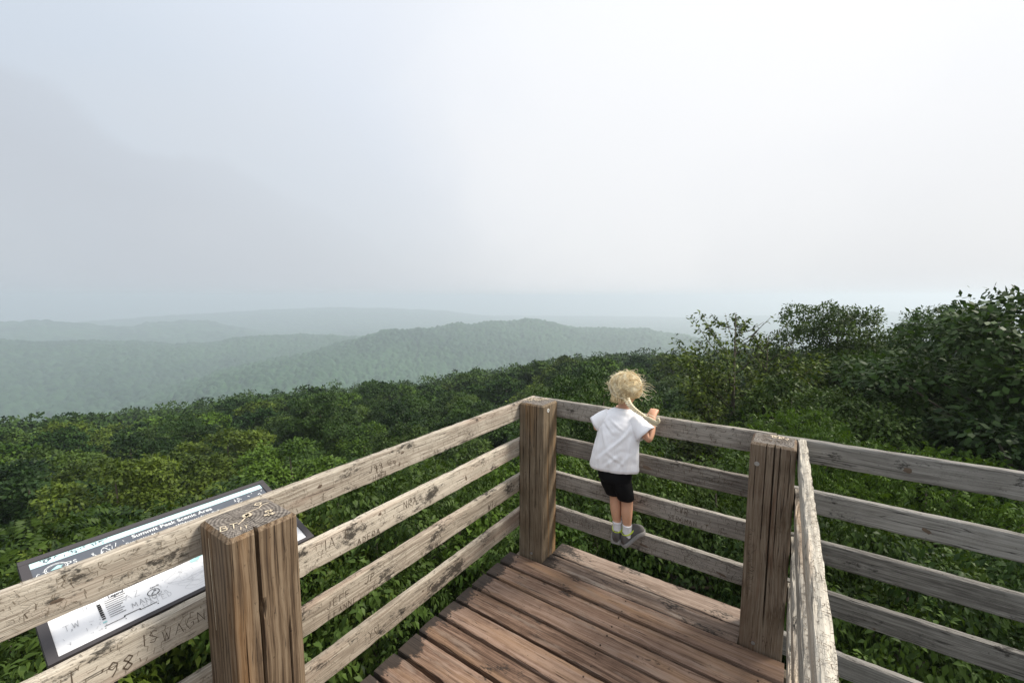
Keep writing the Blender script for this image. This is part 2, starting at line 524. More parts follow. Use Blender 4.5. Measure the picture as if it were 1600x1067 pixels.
M_LEAF = leafmat('leaf', (0.009, 0.024, 0.006), (0.088, 0.142, 0.028))
M_LEAF_FAR = leafmat('leaf_mass', (0.009, 0.025, 0.007), (0.078, 0.128, 0.028), far=True)
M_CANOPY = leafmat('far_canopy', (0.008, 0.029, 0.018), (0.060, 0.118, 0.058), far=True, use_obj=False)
M_BARK = simple('bark', (0.10, 0.085, 0.068), 0.9, 0.1, bump=(25, 0.6, 0.02), vary=0.35)

# ------------------------------------------------------------------ far wooded ridges: one rolling canopy of crowns
az = np.radians(np.arange(-56, 56.01, 0.135))
rw = np.concatenate([np.arange(560, 2080, 4.6), np.arange(2080, 5300, 24)])
AA, RR = np.meshgrid(az, rw)
HD = YAW - AA
X = CAM.x - np.sin(HD) * RR
Y = CAM.y + np.cos(HD) * RR


def crowns(X, Y, cell, rad, hgt, seed):
    gx, gy = np.floor(X / cell), np.floor(Y / cell)
    best = np.full(X.shape, -9.0)
    tone = np.zeros(X.shape)
    for dx in (-1, 0, 1):
        for dy in (-1, 0, 1):
            cx, cy = gx + dx, gy + dy

            def h(k):
                v = np.sin(cx * 12.9898 + cy * 78.233 + k * 37.719 + seed) * 43758.5453
                return v - np.floor(v)
            px, py = (cx + 0.1 + 0.8 * h(1)) * cell, (cy + 0.1 + 0.8 * h(2)) * cell
            d2 = ((X - px) ** 2 + (Y - py) ** 2) / (rad * (0.7 + 0.6 * h(3))) ** 2
            z = hgt * (0.45 + 0.9 * h(4)) * np.sqrt(np.clip(1 - d2, 0, 1)) + 1.5 * h(5)
            up = z > best
            best = np.where(up, z, best)
            tone = np.where(up, h(6) * 0.75 + 0.25 * h(7), tone)
    return best, tone


dz, tone = crowns(X, Y, 9.5, 6.6, 10.5, 0.3)
dz2, tone2 = crowns(X, Y, 30.0, 22, 13, 2.3)
dz = np.where(RR > 2080, dz2, dz)
tone = np.where(RR > 2080, tone2, tone)
tone = np.clip(tone * 0.75 + 0.45 * (0.5 + 0.5 * vnoise(X, Y, 140, 8)) - 0.1, 0, 1)
Z = ground_z(X, Y) + 3.0 + dz
nr, na = X.shape
idx = np.arange(nr * na).reshape(nr, na)
F = np.stack([idx[:-1, :-1], idx[:-1, 1:], idx[1:, 1:], idx[1:, :-1]], -1).reshape(-1, 4)[:, ::-1].copy()
far = add('far_forest', mesh_np('far_forest', np.stack([X, Y, Z], -1).reshape(-1, 3), F, M_CANOPY, False, attr=tone.ravel()))
tag(far, 'hazy blue-green woods covering the distant ridges', 'forest', kind='stuff')

# ------------------------------------------------------------------ trees
def unit(v):
    return v / np.maximum(np.linalg.norm(v, axis=-1, keepdims=True), 1e-9)


def leaf_mesh(name, P, D, Nn, L, Wd, tone, mat, detailed):
    """P base points, D leaf direction, Nn approx normal"""
    D = unit(D)
    S_ = unit(np.cross(D, Nn))
    Nn = np.cross(S_, D)
    L = L[:, None]
    Wd = Wd[:, None]
    n = len(P)
    if detailed:    # pointed blade folded along the midrib, drooping tip
        a = P
        b_ = P + D * L * 0.42 + S_ * Wd * 0.5 + Nn * Wd * 0.16
        c_ = P + D * L * 0.42 - S_ * Wd * 0.5 + Nn * Wd * 0.16
        m_ = P + D * L * 0.5
        t_ = P + D * L * 0.95 - Nn * L * 0.18
        V = np.stack([a, b_, m_, c_, t_], 1).reshape(-1, 3)
        base = (np.arange(n) * 5)[:, None]
        F = np.concatenate([base + np.array([[0, 2, 1]]), base + np.array([[0, 3, 2]]), base + np.array([[1, 2, 4]]), base + np.array([[2, 3, 4]])], 0)
        return mesh_np(name, V, F, mat, False, attr=np.repeat(tone, 5))
    a = P
    b_ = P + D * L * 0.5 + S_ * Wd * 0.5
    c_ = P + D * L
    d_ = P + D * L * 0.5 - S_ * Wd * 0.5
    V = np.stack([a, b_, c_, d_], 1).reshape(-1, 3)
    F = (np.arange(n) * 4)[:, None] + np.array([[0, 3, 2, 1]])
    return mesh_np(name, V, F, mat, False, attr=np.repeat(tone, 4))


def crown_points(rs, R_, H_, nb, n, lo=0.15, rb=(0.20, 0.33), flat=0.62, z0=0.0, sep=0.56):
    """clumped crown: leaves on the upper shells of nb pads set round an egg-shaped dome of radius R_, height H_; gaps stay open between the pads"""
    # a spine of pads up the middle, so that no crown is hollow
    C = [np.array([rs.normal() * 0.06 * R_, rs.normal() * 0.06 * R_, z0 + H_ * t]) for t in (0.9, 0.66, 0.42)]
    br = [R_ * 0.30, R_ * 0.42, R_ * 0.45]
    for i in range(nb * 8):
        if len(C) >= nb:
            break
        zz = lo + (1 - lo) * rs.random()
        prof = math.sqrt(max(0.06, 1 - ((zz - 0.45) / 0.60) ** 2))
        th = rs.random() * 6.2832
        rad = R_ * prof * (0.62 + 0.30 * rs.random()) if rs.random() < 0.8 else R_ * prof * 0.4 * rs.random()
        b_ = R_ * (rb[0] + (rb[1] - rb[0]) * rs.random()) * (0.75 + 0.25 * prof)
        c = np.array([rad * math.cos(th), rad * math.sin(th), z0 + H_ * zz * 0.9])
        if any(np.linalg.norm((c - q) * np.array([1, 1, 1.3])) < sep * (b_ + w) for q, w in zip(C, br)):
            continue
        C.append(c)
        br.append(b_)
    C, br = np.array(C), np.array(br)
    nb = len(C)
    w = br ** 2
    k = rs.choice(nb, int(n * 1.9), p=w / w.sum())
    d = unit(rs.normal(size=(len(k), 3)) + np.array([0, 0, 0.45]))
    # each pad is itself knobbly
    kn = 0.82 + 0.22 * np.sin(d[:, 0] * 5.1 + k * 1.7) * np.sin(d[:, 1] * 4.7 + k * 2.3) + 0.14 * np.sin(d[:, 2] * 7 + d[:, 0] * 6 + k)
    q = 1 - 0.42 * rs.random(len(k)) ** 1.7
    off = d * (br[k] * kn * q)[:, None]
    off[:, 2] *= flat
    P = C[k] + off
    keep = (d[:, 2] > -0.30 + 0.25 * rs.random(len(k)))
    P, d, k = P[keep][:n], d[keep][:n], k[keep][:n]
    m = len(P) // 14                                     # sparse inner leaves that close the view through the crown
    zi = lo + (0.9 - lo) * rs.random(m)
    ri = R_ * np.sqrt(np.maximum(0.06, 1 - ((zi - 0.45) / 0.60) ** 2)) * 0.72 * np.sqrt(rs.random(m))
    ti = rs.random(m) * 6.2832
    P[:m] = np.stack([ri * np.cos(ti), ri * np.sin(ti), z0 + H_ * zi * 0.88], 1)
    return P, d, k, C, br


def trunk_mesh(name, rs, H_, C, z0, r0, nl=10):
    mb = MB()
    lean = rs.normal(size=2) * 0.02 * H_
    top = np.array([lean[0], lean[1], H_ * 0.93])
    pts = [np.array([0, 0, -0.6])] + [np.array([lean[0] * t * t, lean[1] * t * t, H_ * 0.93 * t]) + np.append(rs.normal(size=2) * 0.05, 0) for t in (0.12, 0.3, 0.5, 0.68, 0.85, 1.0)]
    mb.tube(pts, [r0 * 1.35, r0, r0 * 0.85, r0 * 0.68, r0 * 0.46, r0 * 0.25, 0.015], 7)
    for j in rs.choice(len(C), min(nl, len(C)), replace=False):
        c = C[j]
        t = np.clip((c[2] - 0.25 * np.hypot(c[0], c[1]) - 0.5) / (H_ * 0.93), 0.15, 0.92)
        s = np.array([lean[0] * t * t, lean[1] * t * t, H_ * 0.93 * t])
        mid = (s + c) / 2 + np.array([0, 0, -0.12 * np.linalg.norm(c - s)]) + rs.normal(size=3) * 0.1
        rb = r0 * (1 - t) * 0.55 + 0.02
        mb.tube([s, mid, c], [rb, rb * 0.65, 0.012], 5)
    return mb.mesh(name, M_BARK, True)


def make_kind(tag_, seed, H_, R_, z0f, nb, n, L, Wd, detailed, mat, droop=0.5, rb=(0.26, 0.42), flat=0.8, lo=0.15, compound=False, sep=0.56):
    rs = np.random.default_rng(seed)
    z0 = H_ * z0f
    P, d, k, C, br = crown_points(rs, R_, H_ - z0, nb, n, lo, rb, flat, z0, sep)
    n = len(P)
    D = unit(d * 0.8 + rs.normal(size=(n, 3)) * 0.55 + np.array([0, 0, -droop]))
    Nn = unit(d + np.array([0, 0, 0.7]) + rs.normal(size=(n, 3)) * 0.35)
    nb = len(C)
    blob_t = rs.random(nb)
    tone = np.clip(0.45 * rs.random(n) + 0.4 * blob_t[k] + 0.15 * (br[k] > np.median(br)), 0, 1)
    if compound:    # pinnate leaf: leaflets in two rows along a drooping stalk
        m = 9
        st_ = unit(np.cross(D, Nn))
        nn = np.cross(st_, D)
        len_ = L * 2.6 * (0.75 + 0.5 * rs.random(n))
        PP, DD, NN, TT = [], [], [], []
        for q in range(m):
            t = (q // 2 + 1) / ((m + 1) / 2)
            side = 0 if q == m - 1 else (1 if q % 2 else -1)
            base = P + D * (len_ * t)[:, None] - np.array([0, 0, 1.0]) * (len_ * 0.35 * t * t)[:, None]
            PP.append(base)
            DD.append(unit(D * (0.45 if side else 1.0) + st_ * side * 0.9 + np.array([0, 0, -0.45 - 0.3 * t])))
            NN.append(nn + rs.normal(size=(n, 3)) * 0.2)
            TT.append(tone)
        P, D, Nn, tone = np.concatenate(PP), np.concatenate(DD), np.concatenate(NN), np.concatenate(TT)
        n = len(P)
    ll = L * (0.55 + 0.85 * rs.random(n))
    me = leaf_mesh('crown_' + tag_, P, D, Nn, ll, ll * Wd / L, tone, mat, detailed)
    tm = trunk_mesh('trunk_' + tag_, rs, H_, C, z0, 0.10 + 0.009 * H_)
    return me, tm, H_, R_


KN = [make_kind('near%d' % i, 40 + i, 11.0, 2.7, 0.55, 36, 27000, 0.110, 0.052, True, M_LEAF, droop=0.75 + 0.4 * i, rb=(0.22, 0.38), flat=0.72, lo=0.1) for i in range(2)]
KN.append(make_kind('near_pinnate', 47, 11.0, 2.7, 0.55, 36, 4200, 0.100, 0.036, True, M_LEAF, droop=0.3, rb=(0.22, 0.38), flat=0.6, lo=0.1, compound=True))
KM = [make_kind('mid%d' % i, 60 + i, 11.5, 3.1 - 0.2 * (i % 3), 0.35, 36, 34000, 0.150, 0.090, False, M_LEAF, droop=0.5, rb=(0.24, 0.42), flat=0.68) for i in range(4)]
KA = [make_kind('ash%d' % i, 80 + i, 11.5, 3.0, 0.28, 120, 95000, 0.112, 0.062, False, M_LEAF, droop=0.6, rb=(0.24, 0.40), flat=0.7, lo=0.0, sep=0.47) for i in range(2)]
KF = [make_kind('far%d' % i, 90 + i, 12.0, 3.6 - 0.3 * (i % 3), 0.35, 30, 10000, 0.28, 0.21, False, M_LEAF_FAR, droop=0.2, rb=(0.26, 0.44), flat=0.68) for i in range(4)]

# a thin young tree whose bare twigs stand above its leaves
def sparse_kind(seed):
    rs = np.random.default_rng(seed)
    mb = MB()
    P, D = [], []
    H_ = 11.0
    pts = [np.array([0, 0, -0.5]), np.array([0.05, 0, 4]), np.array([-0.05, 0.06, 7.5]), np.array([0.0, 0.0, H_])]
    mb.tube(pts, [0.13, 0.10, 0.06, 0.008], 6)
    for i in range(46):
        t = 0.45 + 0.53 * (i / 46.0) + rs.normal() * 0.01
        s = np.array([0, 0, H_ * t])
        a = rs.random() * 6.283
        ln = (1.12 - t) * 4.2 * (0.7 + 0.6 * rs.random())
        up = 0.55 + 0.9 * t * rs.random()
        e = s + np.array([math.cos(a) * ln, math.sin(a) * ln, ln * up])
        if e[2] > H_ - 0.05:
            e[2] = H_ - 0.05 - 0.5 * rs.random()
        m = (s + e) / 2 + np.array([0, 0, -0.1 * ln])
        mb.tube([s, m, e], [0.03 * (1.3 - t), 0.016, 0.005], 4)
        dens = 260 if t < 0.8 else (70 if rs.random() < 0.6 else 12)
        for _ in range(dens):
            q = rs.random() ** 0.6
            c = s * (1 - q) ** 2 + 2 * m * q * (1 - q) + e * q * q
            P.append(c + rs.normal(size=3) * (0.16 if t < 0.8 else 0.07))
            D.append(np.array([math.cos(a), math.sin(a), -0.2]) + rs.normal(size=3) * 0.7)
    P, D = np.array(P), np.array(D)
    n = len(P)
    Nn = unit(rs.normal(size=(n, 3)) * 0.4 + np.array([0, 0, 1.0]))
    ll = 0.15 * (0.7 + 0.6 * rs.random(n))
    return leaf_mesh('crown_sparse', P, D, Nn, ll, ll * 0.5, rs.random(n), M_LEAF, False), mb.mesh('trunk_sparse', M_BARK, True), H_, 2.2


KS = sparse_kind(5)

TONES = {'dark green': (0.50, 0.62, 0.75, 1), 'deep green': (0.72, 0.82, 0.85, 1), 'mid green': (1.0, 1.0, 0.95, 1), 'yellow-green': (1.45, 1.25, 0.9, 1), 'bright green': (1.25, 1.32, 0.9, 1)}


def polar(x, r):
    """world x, y at map distance r under the column of sight az (degrees right of the view)"""
    h = YAW - R(x)
    return CAM.x - math.sin(h) * r, CAM.y + math.cos(h) * r


def tree(kind, name, x, y, z, sc, rot, tone, label, group=None, wide=1.0):
    crown, trunk, H_, R_ = kind
    t = thing(name, label, 'tree', (x, y, z), group)
    t.rotation_euler = (0, 0, rot)
    t.scale = (sc * wide, sc * wide, sc)
    c = add('crown', crown, t)
    c.color = TONES[tone]
    add('trunk', trunk, t)
    return t


placed = []


def hero(az_, r, top_tan, kind, sc, tone, label, name='broadleaf_tree', wide=1.0, rot=None):
    x, y = polar(az_, r)
    top = CAM.z - top_tan * r
    H_ = kind[2] * sc
    z = top - H_ * 0.985
    tree(kind, name, x, y, z, sc, random.random() * 6.28 if rot is None else rot, tone, label, wide=wide)
    placed.append((x, y, kind[3] * sc * wide * 0.55))


hero(37.4, 19.0, 0.004, KA[0], 1.0, 'mid green', 'tall full rounded tree standing above the others, left of the right edge', 'ash_tree', wide=0.86)
hero(52.0, 13.5, -0.030, KA[1], 1.15, 'deep green', 'large dark tree at the right edge rising above the skyline', 'ash_tree', wide=1.05)
hero(43.5, 25.0, 0.043, KM[1], 0.9, 'dark green', 'small pointed dark tree top between the two tall right-hand trees', wide=0.6)
hero(46.6, 16.0, 0.004, KA[1], 1.0, 'deep green', 'dark leafy tree just left of the tall tree at the right edge', 'ash_tree', wide=0.7)
hero(28.0, 15.0, 0.042, KS, 0.95, 'yellow-green', 'thin young tree with bare twigs poking above its sparse yellow-green leaves', 'young_tree')
hero(31.5, 17.0, 0.085, KS, 0.85, 'yellow-green', 'second thin young tree with sparse yellow-green leaves, beside the bare-twigged one', 'young_tree')
hero(33.5, 13.0, 0.15, KM[2], 0.8, 'mid green', 'leafy tree below the tall full rounded tree', wide=0.8)
hero(39.0, 11.0, 0.165, KA[1], 0.85, 'mid green', 'tree with layered sprays of leaves behind the right-hand railing', 'ash_tree', wide=0.75)
hero(46.5, 9.0, 0.27, KN[2], 0.9, 'bright green', 'tree with drooping sprays of long leaflets close behind the right railing', 'ash_tree', wide=0.75)
hero(36.0, 8.4, 0.235, KN[2], 0.85, 'bright green', 'bright green feathery tree top just behind the right-hand post', 'ash_tree', wide=0.7)
hero(43.0, 5.6, 0.42, KN[1], 0.8, 'mid green', 'large-leaved tree directly below the right-hand railing', wide=0.75)
hero(53.0, 6.2, 0.36, KN[0], 0.85, 'deep green', 'shaded leafy tree below the railing at the right edge', wide=0.8)
hero(29.0, 6.4, 0.36, KN[0], 0.85, 'mid green', 'leafy tree below the gaps of the railing right of the child', wide=0.8)
hero(17.0, 6.8, 0.36, KN[1], 0.9, 'mid green', 'leafy tree right below the child leaning on the railing', wide=0.85)
hero(4.5, 6.6, 0.40, KN[0], 0.9, 'bright green', 'bright leafy tree right behind the corner post', wide=0.85)
hero(-8.5, 6.4, 0.43, KN[2], 0.9, 'mid green', 'tree seen through the left railing next to the corner post', 'ash_tree', wide=0.95)
hero(-22.0, 6.0, 0.44, KN[1], 0.95, 'mid green', 'leafy tree seen through the middle of the left railing', wide=0.9)
hero(-37.0, 6.2, 0.42, KN[0], 0.95, 'yellow-green', 'leafy tree right behind the map board', wide=0.9)
hero(-51.0, 6.0, 0.41, KN[2], 0.9, 'mid green', 'tree of long drooping leaves at the left edge below the map board', 'ash_tree', wide=0.95)
hero(-63.0, 6.0, 0.42, KN[1], 0.95, 'mid green', 'leafy tree beyond the left end of the railing', wide=0.9)

ZONES = [(-57, 'left of the map board'), (-46, 'above the map board'), (-36, 'above the near left post'), (-24, 'above the left railing'),
         (-12, 'left of the corner post'), (0, 'behind the corner post'), (7, 'left of the child'), (13, 'behind the child'), (19, 'right of the child'),
         (26, 'by the young bare-twigged tree'), (34, 'behind the right-hand post'), (41, 'behind the right railing'), (49, 'at the right edge')]
BANDS = [(0, 'close below the deck'), (16, 'in the near canopy'), (30, 'on the middle slope'), (52, 'far down the slope'), (78, 'near the wooded crest')]
ORD = ['first', 'second', 'third', 'fourth', 'fifth', 'sixth', 'seventh', 'eighth', 'ninth', 'tenth', 'eleventh', 'twelfth']
mass = {}
cand = []
rs = np.random.default_rng(23)
r = 9.5
while r < 205:
    sp = 4.2 if r < 16 else (4.8 if r < 40 else 5.4 if r < 90 else 6.2)
    nstep = int(R(126) * r / sp)
    ph = rs.random()
    for i in range(nstep):
        a = -63 + 126 * (i + ph + rs.normal() * 0.16) / nstep
        q = r + rs.normal() * sp * 0.18
        x, y = polar(a, q)
        if any((x - u) ** 2 + (y - v) ** 2 < (w + 1.1) ** 2 for u, v, w in placed):
            continue
        cand.append((q, a, x, y))
    r += sp * 0.92
cand.sort()
NIND = 280
for q, a, x, y in cand[:NIND]:
    gz = float(ground_z(np.array([x]), np.array([y]))[0])
    top = float(canopy_near(q, a)) + 1.5 * float(vnoise(np.array([x]), np.array([y]), 16, 2)[0]) + rs.normal() * 0.75
    if q < 16:
        kind, nm = KN[int(rs.integers(0, 3))], 'broadleaf_tree'
        top -= 0.5
    elif q < 46:
        kind, nm = KM[int(rs.integers(0, 4))], 'broadleaf_tree'
    else:
        kind, nm = KF[int(rs.integers(0, 4))], 'broadleaf_tree'
    sc = (0.8 + 0.45 * rs.random()) * (1.0 if q > 16 else 0.9)
    z = top - kind[2] * sc * 0.97
    dt = abs(z - gz)
    tn = 'dark green' if a > 34 and rs.random() < 0.5 else str(rs.choice(['dark green', 'deep green', 'mid green', 'yellow-green', 'bright green'], p=[.18, .28, .28, .14, .12]))
    zn = [n for (k, n) in ZONES if a >= k] or [ZONES[0][1]]
    bn = [n for (k, n) in BANDS if q >= k][-1]
    lab = '%s tree %s, %s' % (tn, bn, zn[-1])
    t_ = tree(kind, nm, x, y, z, sc, rs.random() * 6.28, tn, lab, lab.replace(' tree ', ' trees '), wide=0.85 + 0.25 * rs.random())

    mass.setdefault(lab, []).append((a, t_))
for lab, lst in mass.items():
    lst.sort(key=lambda e_: e_[0])
    if len(lst) == 2:
        lst[0][1]['label'], lst[1][1]['label'] = lab + ', left one', lab + ', right one'
    elif len(lst) > 2:
        for n_, (a, t_) in enumerate(lst):
            t_['label'] = lab + ', %s from left' % ORD[min(n_, 11)]

# the rest of the slope, too many and too small to tell apart
VV, TT = [], []
LP, LD, LN, LL = [], [], [], []
for q, a, x, y in cand[NIND:]:
    top = float(canopy_near(q, a)) + 1.6 * float(vnoise(np.array([x]), np.array([y]), 18, 2)[0]) + rs.normal() * 0.9 - max(0, q - 170) ** 1.25 * 0.16
    n = 520 if q < 130 else 380
    Rr = 3.4 + 1.2 * rs.random()
    P, d, k, C, br = crown_points(rs, Rr, 7.0, 14, n, 0.2, (0.28, 0.46), 0.68, 0.0)
    P[:, 2] += top - 6.6
    P[:, 0] += x
    P[:, 1] += y
    m = len(P)
    LP.append(P)
    LD.append(d * 0.6 + rs.normal(size=(m, 3)) * 0.6)
    LN.append(d + np.array([0, 0, .6]) + rs.normal(size=(m, 3)) * 0.3)
    LL.append(np.full(m, 0.60) * (0.7 + 0.6 * rs.random(m)))
    tb = rs.random()
    TT.append(np.clip(0.3 * rs.random(m) + 0.35 * rs.random(40)[k] + 0.5 * tb - 0.12, 0, 1))
LL = np.concatenate(LL)
me = leaf_mesh('wooded_crest', np.concatenate(LP), np.concatenate(LD), np.concatenate(LN), LL, LL * 0.7, np.concatenate(TT), M_LEAF_FAR, False)
crest = add('wooded_crest', me)
crest.color = (0.9, 0.95, 0.9, 1)
tag(crest, 'mass of treetops along the crest of the near slope', 'forest', kind='stuff')

# ------------------------------------------------------------------ timber
def smooth1(rs, n, k):
    c = rs.normal(size=k + 3)
    t = np.linspace(0, k, n)
    i = np.floor(t).astype(int)
    f = t - i
    f = f * f * (3 - 2 * f)
    return c[i] * (1 - f) + c[i + 1] * f


def plank(name, L, th, w, mat, seed, wear=0.003, bow=0.0, n=None, edge=0.006):
    """sawn board: length along X (0..L), thickness along Y (0..th), width along Z (0..w); corners rounded and worn"""
    rs = np.random.default_rng(seed)
    n = n or max(8, int(L / 0.035))
    e = min(edge, th * 0.2)
    sec = [(0, e), (0, w * .25), (0, w * .5), (0, w * .75), (0, w - e), (e * .35, w - e * .35), (e, w), (th / 2, w), (th - e, w), (th - e * .35, w - e * .35), (th, w - e), (th, w * .5), (th, e), (th - e * .35, e * .35), (th - e, 0),
           (th / 2, 0), (e, 0), (e * .35, e * .35)]
    m = len(sec)
    x = np.linspace(0, L, n)
    V = np.zeros((n, m, 3))
    V[:, :, 0] = x[:, None]
    for j, (a, b_) in enumerate(sec):
        edge = (a < e * 1.01 or a > th - e * 1.01) and (b_ < e * 1.01 or b_ > w - e * 1.01)
        V[:, j, 1] = a
        V[:, j, 2] = b_
        if edge:
            dn = np.abs(smooth1(rs, n, max(4, int(L / 0.07)))) * wear * 0.6 + np.abs(rs.normal(size=n)) * wear * 0.22
            V[:, j, 1] += np.where(a < th / 2, dn, -dn) * 0.7
            V[:, j, 2] += np.where(b_ < w / 2, dn, -dn)
        elif b_ in (0, w):
            V[:, j, 2] += rs.normal(size=n) * wear * 0.08
    sway = smooth1(rs, n, 3) * 0.0012
    V[:, :, 2] += sway[:, None] + bow * (np.sin(np.pi * x / L))[:, None]
    V[0, :, 0] += np.abs(rs.normal(size=m)) * 0.0012
    V[-1, :, 0] -= np.abs(rs.normal(size=m)) * 0.0012
    idx = np.arange(n * m).reshape(n, m)
    F = [tuple(q) for q in np.stack([idx[:-1], np.roll(idx[:-1], -1, 1), np.roll(idx[1:], -1, 1), idx[1:]], -1).reshape(-1, 4)]
    F = [q[::-1] for q in F]
    F.append(tuple(range(m)))
    F.append(tuple(reversed(range((n - 1) * m, n * m))))
    me = mesh_np(name, V.reshape(-1, 3), F, mat)
    return me


def post_mesh(name, w, z0, z1, mat, seed, cracks):
    """square post centred on its axis; cracks = (perimeter position 0..4, top, bottom, half width, depth) cut into the faces"""
    rs = np.random.default_rng(seed)
    us = set()
    for f in range(4):
        us |= {f + t for t in (0.0, 0.03, 0.06, 0.1, 0.2, 0.3, 0.4, 0.5, 0.6, 0.7, 0.8, 0.9, 0.94, 0.97)}
    for c in cracks:
        for k in (-1.0, -0.5, 0.0, 0.5, 1.0):
            us.add((c[0] + k * c[3] / w) % 4)
    us = np.array(sorted(us))
    nz = 46
    zs = np.concatenate([z0 + (z1 - z0 - 0.012) * np.linspace(0, 1, nz), [z1 - 0.006, z1 - 0.001]])
    h = w / 2
    V = np.zeros((len(zs), len(us), 3))
    cr_ = 0.012
    for j, u in enumerate(us):
        f = int(u) % 4
        t = (u - int(u)) * 2 - 1
        p = np.array([h, t * h]) if f == 0 else np.array([-t * h, h]) if f == 1 else np.array([-h, -t * h]) if f == 2 else np.array([t * h, -h])
        nr = [np.array([1, 0]), np.array([0, 1]), np.array([-1, 0]), np.array([0, -1])][f]
        ed = (1 - abs(t)) * h
        if ed < cr_:
            q = np.clip(np.abs(p), 0, h)
            cc = np.sign(p) * (h - cr_)
            dv = p - cc
            p = cc + dv / max(np.linalg.norm(dv), 1e-9) * cr_
        for i, z in enumerate(zs):
            dep = 0.0
            for c in cracks:
                du = abs(((u - c[0] + 2) % 4) - 2) * w
                wob = 1.0
                if du < c[3] and c[2] <= z <= c[1]:
                    tz = (z - c[2]) / (c[1] - c[2])
                    dep = max(dep, c[4] * (1 - du / c[3]) * min(1, 6 * tz) * min(1, 1.0 if c[1] >= z1 - 0.02 else 6 * (1 - tz)))
            pp = p - nr * dep
            if i >= nz:
                pp = pp * (1 - 0.006 / h * (i - nz + 1) * 0.9)
            V[i, j] = (pp[0], pp[1], z)
    # small drift of the crack lines with height
    idx = np.arange(len(zs) * len(us)).reshape(len(zs), len(us))
    F = np.stack([idx[:-1], np.roll(idx[:-1], -1, 1), np.roll(idx[1:], -1, 1), idx[1:]], -1).reshape(-1, 4)
    V[:, :, 2] += 0
    Vf = V.reshape(-1, 3)
    nb = len(Vf)
    top = V[-1]
    rings = [top * np.array([s, s, 0]) + np.array([0, 0, z1]) + np.stack([0 * top[:, 0], 0 * top[:, 0], rs.normal(size=len(us)) * 0.0006], 1) for s in (0.8, 0.5, 0.2)]
    V2 = np.concatenate([Vf] + rings + [np.array([[0, 0, z1]])])
    m = len(us)
    F = [tuple(q) for q in F]
    nside = len(F)
    prev = idx[-1]
    for k in range(3):
        cur = nb + k * m + np.arange(m)
        F += [(prev[j], prev[(j + 1) % m], cur[(j + 1) % m], cur[j]) for j in range(m)]
        prev = cur
    c_ = nb + 3 * m
    F += [(prev[j], prev[(j + 1) % m], c_) for j in range(m)]
    F = [tuple(int(a) for a in q) for q in F]
    me = mesh_np(name, V2, F, mat)
    me.materials.append(M_END)
    mi = np.zeros(len(F), dtype=np.int32)
    mi[nside:] = 1
    me.polygons.foreach_set('material_index', mi)
    return me


